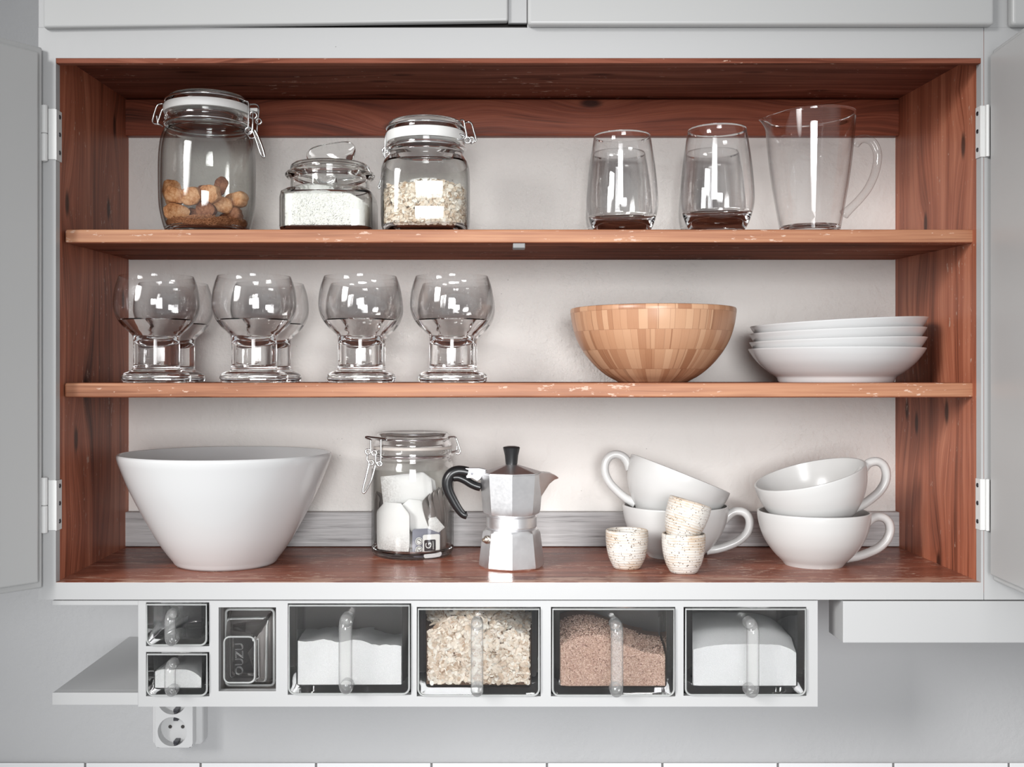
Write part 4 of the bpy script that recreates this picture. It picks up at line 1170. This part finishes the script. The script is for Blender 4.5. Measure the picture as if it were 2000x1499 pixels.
# ---------------------------------------------------------------- cupboard floor
sp = Spot(441.5, 1.104, FL)
wo = [(0, 1096), (86, 1096.5), (89, 1100), (94, 1100), (98, 1096)] + catmull2([(101, 1091), (114, 1074), (133, 1045), (157, 1001), (181, 952), (199, 907), (202.5, 897)], 5) + [(204, 891), (203.8, 886.5), (201.5, 884.6), (198.5, 885.5), (197, 892)] + \
     catmull2([(193, 905), (175, 952), (151, 1001), (127, 1044), (108, 1071), (88, 1085), (60, 1090)], 4) + [(0, 1091)]
tag(obj('serving_bowl', lathe(MB(), P(sp, wo), 120), M_ceramic, loc=sp.loc, smooth=50), 'large white conical porcelain serving bowl on the cupboard floor', 'bowl')

# --- jar of tea bags
sp = Spot(806, 1.158, FL)
jar = thing('clip_top_jar', 'round clip-top glass jar of tea bags beside the coffee pot', 'glass jar', sp.loc, 'clip-top glass jars')
body = [(0, 1083), (70, 1083.2)] + catmull2([(75, 1082), (79.5, 1075), (80.5, 1062), (80.3, 1000), (80.2, 930), (79.6, 912), (77, 902), (74.5, 897)], 5) + [(74, 893), (77.5, 890), (78.5, 885), (77, 880), (76, 876.5), (72, 876.5), (70.5, 894)] + \
       catmull2([(73, 903), (75.6, 914), (76.4, 930), (76.6, 1000), (76.4, 1060), (73, 1070), (62, 1074)], 4) + [(0, 1075)]
thin_between(obj('body', lathe(MB(), P(sp, body), 80), M_glass, jar, smooth=50), sp, 915, 1066, M_thinj)
gk = MB(); lathe(gk, P(sp, [(70, 876.2), (76.5, 876.2), (77, 873.5), (76.5, 871), (70, 871), (70, 876.2)]), 72)
obj('gasket', gk, mat_plain('clear_rubber', (0.55, 0.50, 0.46), 0.4), jar, smooth=50)
lid = [(0, 853), (56, 854), (61, 862), (64, 872), (68, 872), (69, 870.8), (76, 870.6), (76.5, 864), (73, 859), (71, 852), (69.5, 846), (66, 843.8), (60, 845.5), (30, 847), (0, 847)]
obj('lid', lathe(MB(), P(sp, lid), 72), M_glass, jar, smooth=50)
mb = ring_wire(sp, 77.5, 889, 2.2); r2 = ring_wire(sp, 74, 857, 2.0); mb.add(r2.v, r2.f)
wires(mb, sp, [[(876, 854, -20), (884, 853, -14), (890.5, 855, -12), (895, 867, -12), (899, 880, -12), (897, 886, -12), (891, 885, -12)], [(880, 884, -20), (887, 882, -14), (895, 880, -12)], [(893, 872, -10), (892, 880, -10)]], 2.0)
wires(mb, sp, [[(760, 856, -70), (752, 854, -62), (736, 853, -48), (720, 852, -34), (718, 854, -34), (730, 857, -50)], [(728, 856, -44), (728, 868, -44), (728, 882, -44)], [(749.5, 856, -66), (749.5, 875, -66), (748.5, 902, -66), (744, 906, -64), (740, 898, -60), (738, 884, -58)],
               [(722, 884, -40), (721, 894, -40), (726, 903, -44)]], 2.0)
loop(mb, sp, 736, 882, 5.5, -56); loop(mb, sp, 722.5, 880.5, 5.5, -40); loop(mb, sp, 729, 901, 5.5, -48); loop(mb, sp, 747, 902, 5, -66)
wires(mb, sp, [[(726, 902, -50), (720, 928, -54), (714.5, 952, -58), (716.5, 958, -58), (722, 951, -58), (731, 932, -58), (738, 906, -56)]], 2.2)
o = obj('wire_clip', mb, M_wire, jar, smooth=60); o['label'] = 'steel wire clip with long lever'

def pillow(w, h, cut, th, cuts=(1, 1, 0, 0), seed=0, nx=14, ny=16, crease=0.0):
    """flat bag with cut corners (top left, top right, bottom right, bottom left)"""
    rnd = random.Random(seed); ph = rnd.uniform(0, 6); mb = MB(); F = []; Bk = []
    for j in range(ny + 1):
        v = -1 + 2 * j / ny
        for i in range(nx + 1):
            u = -1 + 2 * i / nx
            z = v * h / 2; lim_l = w / 2; lim_r = w / 2
            if v > 0:
                e = max(0, z - (h / 2 - cut)); lim_l -= e * cuts[0]; lim_r -= e * cuts[1]
            else:
                e = max(0, -z - (h / 2 - cut)); lim_r -= e * cuts[2]; lim_l -= e * cuts[3]
            x = u * (lim_r if u > 0 else lim_l)
            t = th * (1 - abs(u) ** 3.0) * (1 - abs(v) ** 4) + 0.5
            wv = crease * sin(u * 5 + ph + v * 2) * (1 - v * v) * .5
            F.append(mb_add(mb, Vector((x, -t + wv, z)))); Bk.append(mb_add(mb, Vector((x, t + wv, z))))
    W_ = nx + 1
    def q(*f): mb.f.append(f); mb.m.append(0); mb.t.append(.5)
    for j in range(ny):
        for i in range(nx):
            a = j * W_ + i; q(F[a], F[a + 1], F[a + W_ + 1], F[a + W_]); q(Bk[a], Bk[a + W_], Bk[a + W_ + 1], Bk[a + 1])
    for i in range(nx): q(F[i], Bk[i], Bk[i + 1], F[i + 1]); a = ny * W_ + i; q(F[a], F[a + 1], Bk[a + 1], Bk[a])
    for j in range(ny): a = j * W_; q(F[a], F[a + W_], Bk[a + W_], Bk[a]); a += nx; q(F[a], Bk[a], Bk[a + W_], F[a + W_])
    return mb
def put(name, mb, mat, px, py, y, roll, yaw, pitch, lab, cat, grp, smooth=60):
    o = obj(name, mb, mat, smooth=smooth); v = sp.xz(px, py, y)
    o.location = sp.loc + v * S
    o.rotation_euler = (Matrix.Rotation(R(yaw), 3, 'Z') @ Matrix.Rotation(R(roll), 3, 'Y') @ Matrix.Rotation(R(pitch), 3, 'X')).to_euler()
    return tag(o, lab, cat, grp)
TB, SG = 'tea bags in the jar', 'grey sachets in the jar'
put('tea_bag', pillow(88, 108, 22, 9, (1, 1, .1, .1), 1), M_tea, 771, 1024, -48, 1, -30, 2, 'white paper tea bag standing upright in front, its tea dark at the bottom', 'tea bag', TB)
put('tea_bag', pillow(62, 100, 20, 7, (1, 1, 0, 0), 2), M_tea, 822, 1010, -44, -40, 6, 0, 'white paper tea bag lying aslant behind the upright one', 'tea bag', TB)
put('tea_bag', pillow(66, 112, 16, 8, (1, 1, 0, 0), 3), M_tea, 797, 952, -34, 84, -4, -8, 'white paper tea bag lying sideways on top of the pile', 'tea bag', TB)
put('tea_bag', pillow(62, 108, 16, 6, (1, 1, 0, 0), 4), M_tea, 806, 960, -6, 80, 0, -8, 'grey-looking tea bag tucked just behind the topmost tea bag', 'tea bag', TB)
i = 0
for px, py, y, roll, yaw, w_, h_, lab in [
        (842, 1000, -40, -24, 62, 40, 86, 'grey tea sachet nearest the slanting tea bag in the fan at its right'), (850, 996, -32, -20, 68, 40, 90, 'grey tea sachet second from the slanting tea bag in the fan'),
        (857, 992, -22, -16, 72, 40, 92, 'grey tea sachet third from the slanting tea bag in the fan'), (864, 990, -8, -11, 76, 42, 92, 'grey tea sachet fourth from the slanting tea bag in the fan'),
        (870, 996, 6, -6, 84, 42, 88, 'grey tea sachet pressed against the right wall of the tea jar'), (863, 1046, -14, 10, 58, 40, 60, 'grey tea sachet low at the right wall of the tea jar'),
        (736, 1004, -2, 10, -72, 44, 90, 'dark grey tea sachet nearest the left wall of the tea jar'),
        (741, 1000, 2, 8, -58, 46, 86, 'dark grey tea sachet against the left wall of the tea jar'), (748, 1030, 20, 2, -40, 50, 76, 'grey tea sachet behind the upright tea bag'),
        (812, 1046, 10, 3, 5, 90, 60, 'grey tea sachet lying across the back of the tea jar')]:
    put('tea_sachet', pillow(w_, h_, 4, 4, (1, 1, 1, 1), 20 + i, crease=5), M_foil, px, py, y, roll, yaw, 0, lab, 'tea sachet', SG, 40); i += 1
# sachet with printed tag
put('tea_sachet', pillow(66, 56, 4, 4, (1, 1, 1, 1), 31), mat_plain('blue_grey_paper', (0.20, 0.20, 0.25), .5), 835, 1051, -50, 0, 24, 0, 'blue-grey tea sachet lying low at the front behind the printed tag', 'tea sachet', SG)
tg = thing('tea_tag', 'small white paper tag with a G in a black square, low in the tea jar', 'tag', sp.loc + sp.xz(841, 1057, -60) * S, rot=(0, 0, R(24)))
mb = MB(); loft(mb, [[(a + 5, y, b) for a, b in rrect(40, 46, 4)] for y in (0, 1.0)][::-1]); obj('card', mb, M_tagw, tg, smooth=0)
mb = MB()
for zc in (9.5, -10): loft(mb, [[(-24 + 8.2 * cos(t), y, zc + 8.8 * sin(t)) for t in [2 * pi * k / 24 for k in range(24)]] for y in (0, 1.0)][::-1])
o = obj('round_stamp', mb, M_tagw, tg, smooth=0)
mb = MB()
for zc in (9.5, -10):
    tube(mb, [(-24 + 6.3 * cos(2 * pi * k / 24), -0.3, zc + 6.9 * sin(2 * pi * k / 24)) for k in range(24)], 0.55, 6, closed=True)
    tube(mb, [(-27, -0.3, zc + 2), (-24, -0.3, zc + (3 if zc > 0 else -2)), (-20.5, -0.3, zc + (-1.5 if zc > 0 else 2))], 0.8, 6)
obj('stamp_print', mb, M_ink, tg, smooth=0)
mb = MB(); loft(mb, [[(a + 1.5, y, b - 1) for a, b in rrect(27, 25, 3)] for y in (-.5, -0.05)][::-1]); obj('black_square', mb, M_ink, tg, smooth=0)
mb = MB(); Mt = Matrix.Translation((-1.5, -0.75, -1)) @ Matrix(((0, -1, 0, 0), (0, 0, -1, 0), (1, 0, 0, 0), (0, 0, 0, 1)))
text_on(mb, 'G', 20, 0.15, Mt); text_on(mb, 'GARANT', 4.6, 0.15, Matrix.Translation((10.8, 0, 0)) @ Mt)
obj('lettering', mb, M_tagw, tg, smooth=0)

# --- coffee pot
sp = Spot(999, 1.085, FL)
pot = thing('coffee_pot', 'faceted aluminium stovetop coffee pot with black handle and knob', 'coffee pot', sp.loc)
oc = lambda th, t: octr(th + pi / 2, t)
low = [(0, 1106.4, 0), (60, 1106.4, .5), (63.5, 1103.5, .8), (63.6, 1098, 1), (56.5, 1042, 1), (55.4, 1037.5, .75), (52, 1033, .25), (46.5, 1030, 0), (46.5, 1026, 0), (0, 1026, 0)]
obj('boiler', lathe(MB(), P(sp, low), 64, rfun=oc), M_alu, pot, smooth=22)
obj('collar', lathe(MB(), P(sp, [(0, 1029), (48.5, 1029), (49.4, 1027.5), (49.4, 1009), (48, 1007.5), (46, 1006), (46, 1003), (0, 1003)]), 64), M_alu, pot, smooth=30)
upm = [(0, 1004, 0), (50, 1004, .2), (54, 1002.5, .8), (56.3, 996, 1), (57, 988, 1), (62, 926, 1), (61.4, 924.6, 1), (0, 924.6, 1)]
top = obj('jug', lathe(MB(), P(sp, upm), 64, rfun=oc), M_alu, pot, smooth=22)
lidm = [(0, 924.4, 1), (60.5, 924.4, 1), (60.5, 922.6, 1), (57, 921, 1), (13, 908, 1), (11, 907.5, .3), (0, 907.5, 0)]
ld = obj('lid', lathe(MB(), P(sp, lidm), 64, rfun=oc), M_alu, pot, smooth=20)
knob = [(0, 907.4), (11.2, 907.4), (11.8, 904), (13.2, 890), (16.3, 877), (16.8, 875), (15.5, 873.2), (9, 871.8), (0, 871.3)]
mb = lathe(MB(), P(sp, knob), 48, rfun=lambda th, t: 1 - 0.025 * max(0, cos(12 * th)))
obj('knob', mb, M_black, ld, smooth=40)
# spout
mb = MB()
def tri(xr, hwid, pz, pzb=None):
    return None
sec = []
for px_, hw_, zt_, zb_ in [(1050, 24, 924, 982), (1062, 18, 922.5, 963), (1073, 12, 923.5, 946), (1083, 7, 928, 937.5), (1090.5, 2, 933, 935)]:
    x = (px_ - 999) * sp.rho; a, b = sp.z(zt_), sp.z(zb_); h_ = hw_ * sp.rho
    sec.append([(x, -h_, a), (x, -h_ * .62, a - (a - b) * .45), (x, 0, b), (x, h_ * .62, a - (a - b) * .45), (x, h_, a), (x, 0, a + .5)])
loft(mb, sec); obj('spout', mb, M_alu, top, smooth=30)
# handle bracket, handle
mb = MB(); bx0 = sp.xz(940, 0).x; 
pts = [(909, 914), (936, 914), (950, 917), (946, 923), (938, 936), (932, 940), (922, 934), (911, 934)]
pv = [sp.xz(a, b) for a, b in pts]
loft(mb, [[(q.x, -10, q.z) for q in pv], [(q.x, 10, q.z) for q in pv]][::-1]); 
br = obj('handle_bracket', mb, mat_plain('satin_aluminium', (0.62, 0.62, 0.63), 0.5, 0.8), top, smooth=0, bevel=1.5)
mb = MB(); M = Matrix.Translation(sp.xz(922, 925, -10)) @ Matrix.Rotation(pi / 2, 4, 'X'); lathe(mb, [(0, 0), (2.6, 0), (2.2, .9), (0, 1.0)], 14, M=M); obj('rivet', mb, M_screw, br)
hp = [(914, 923), (904, 921), (893, 921), (882, 926), (875, 936), (873.5, 948), (877, 962), (884, 976), (892, 990), (900, 1001), (906, 1006), (911, 1007)]
hv = catmull([sp.xz(a, b) for a, b in hp], 5); n = len(hv)
rd = [sp.r(v) for v in [10.5, 10.7, 11, 11.3, 11.3, 11, 10.2, 9.3, 8.6, 7.8, 7.6, 8.0]]
rl = []
for i in range(n):
    t = i / (n - 1) * (len(rd) - 1); a = int(t); b = min(a + 1, len(rd) - 1); rl.append(rd[a] + (rd[b] - rd[a]) * (t - a))
mb = MB(); tube(mb, hv, rl, 20, up=(0, 1, 0), flat=1.05)
hv2 = catmull([sp.xz(a, b) for a, b in [(886, 933), (896, 933), (908, 938), (921, 946), (932, 950.5), (938, 952)]], 5)
tube(mb, hv2, [sp.r(8.2)] * len(hv2), 20, up=(0, 1, 0), flat=1.15)
obj('handle', mb, M_black, pot, smooth=60)
mb = MB(); a_ = Vector((-.72, -.69, 0)); c_ = Vector(sp.xz(951, 1050, -34))
M = Matrix.Translation(c_) @ a_.to_track_quat('Z', 'Y').to_matrix().to_4x4()
lathe(mb, [(0, -8), (8.5, -8), (8.5, 2), (6, 3), (6, 6), (4, 7), (4, 11), (2.2, 11), (2.2, 8), (0, 8)], 24, M=M, rfun=lambda th, t: 1.0)
obj('safety_valve', mb, mat_plain('brass_valve', (0.55, 0.50, 0.44), .3, 1.0), pot, smooth=40)

# --- large cups
sp = Spot(1589, 1.095, FL)
co = [(0, 1098), (48, 1098.5), (50, 1103), (55, 1103.2), (57, 1100)] + catmull2([(61, 1095), (75, 1081), (91, 1059), (101, 1036), (106, 1014), (107, 1001)], 5) + [(106.6, 999), (105, 998.2), (103, 999), (102.4, 1002)] + \
     catmull2([(101, 1014), (96, 1036), (86, 1058), (70, 1078), (50, 1089), (25, 1092)], 5) + [(0, 1092.5)]
cmb = lathe(MB(), P(sp, co), 96)
hpx = [(1686, 1028), (1700, 1015), (1712, 1010), (1726, 1012), (1736, 1022), (1738, 1038), (1731, 1056), (1715, 1071), (1694, 1081), (1676, 1087), (1664, 1089), (1652, 1090)]
hvx = catmull([sp.xz(a, b) for a, b in hpx], 5)
hmb = MB(); nn = len(hvx); tube(hmb, hvx, [9.3 + 2.5 * abs(2 * i / (nn - 1) - 1) ** 8 for i in range(nn)], 20, up=(0, 1, 0), flat=1.15)
CG = 'large white cups'
cupt = thing('tea_cup', 'large white cup standing upright under the tilted cup, nearest the right wooden side', 'cup', sp.loc, CG)
obj('bowl', cmb, M_satin, cupt, smooth=50); obj('handle', hmb, M_satin, cupt, smooth=60)
def tilt(ry, rx_, rz_): return (Matrix.Rotation(R(rx_), 3, 'X') @ Matrix.Rotation(R(ry), 3, 'Y') @ Matrix.Rotation(R(rz_), 3, 'Z')).to_euler()
sl = Spot(1319, 1.148, FL)
dup(cupt, sl.loc, 'large white cup standing upright behind the speckled cups', CG, tilt(0, 0, -6))
def at(px, py, rho): return W((px - X0) * rho, (rho - 1) * DC, (Y0 - py) * rho)
dup(cupt, at(1292, 1018, 1.148), 'large white cup leaning down to the right, stacked on the cup behind the speckled cups', CG, tilt(22, -2, 172))
dup(cupt, at(1605, 1026, 1.095), 'large white cup tipped to the left showing its inside, nearest the right wooden side', CG, tilt(-15, 4.5, 4))

# --- small speckled cups
sp = Spot(1224.5, 1.075, FL)
so = [(0, 1108), (24, 1110), (26.5, 1108.5)] + catmull2([(29, 1103), (34, 1093), (38.5, 1077), (41, 1058), (41.3, 1042)], 5) + [(41, 1037), (39.8, 1035.2), (38, 1036)] + \
     catmull2([(37.6, 1044), (37, 1060), (34, 1078), (29, 1092), (18, 1099)], 4) + [(0, 1100)]
smb = lathe(MB(), P(sp, so), 72)
sg = 'speckled handleless cups'
c1 = obj('espresso_cup', smb, M_speck, loc=sp.loc, smooth=50)
tag(c1, 'small speckled stoneware cup standing alone between the coffee pot and the stacked speckled cups', 'small cup', sg)
o = c1.copy(); COL.objects.link(o); o.location = Spot(1335, 1.052, FL).loc; o.rotation_euler = (0, 0, 2.0); tag(o, 'small speckled stoneware cup carrying the tilted speckled cup', 'small cup', sg)
o = c1.copy(); COL.objects.link(o); o.location = at(1327.5, 1053, 1.052); o.rotation_euler = tilt(16.7, -1.5, 240); tag(o, 'small speckled stoneware cup tilted inside the rim of another one', 'small cup', sg)
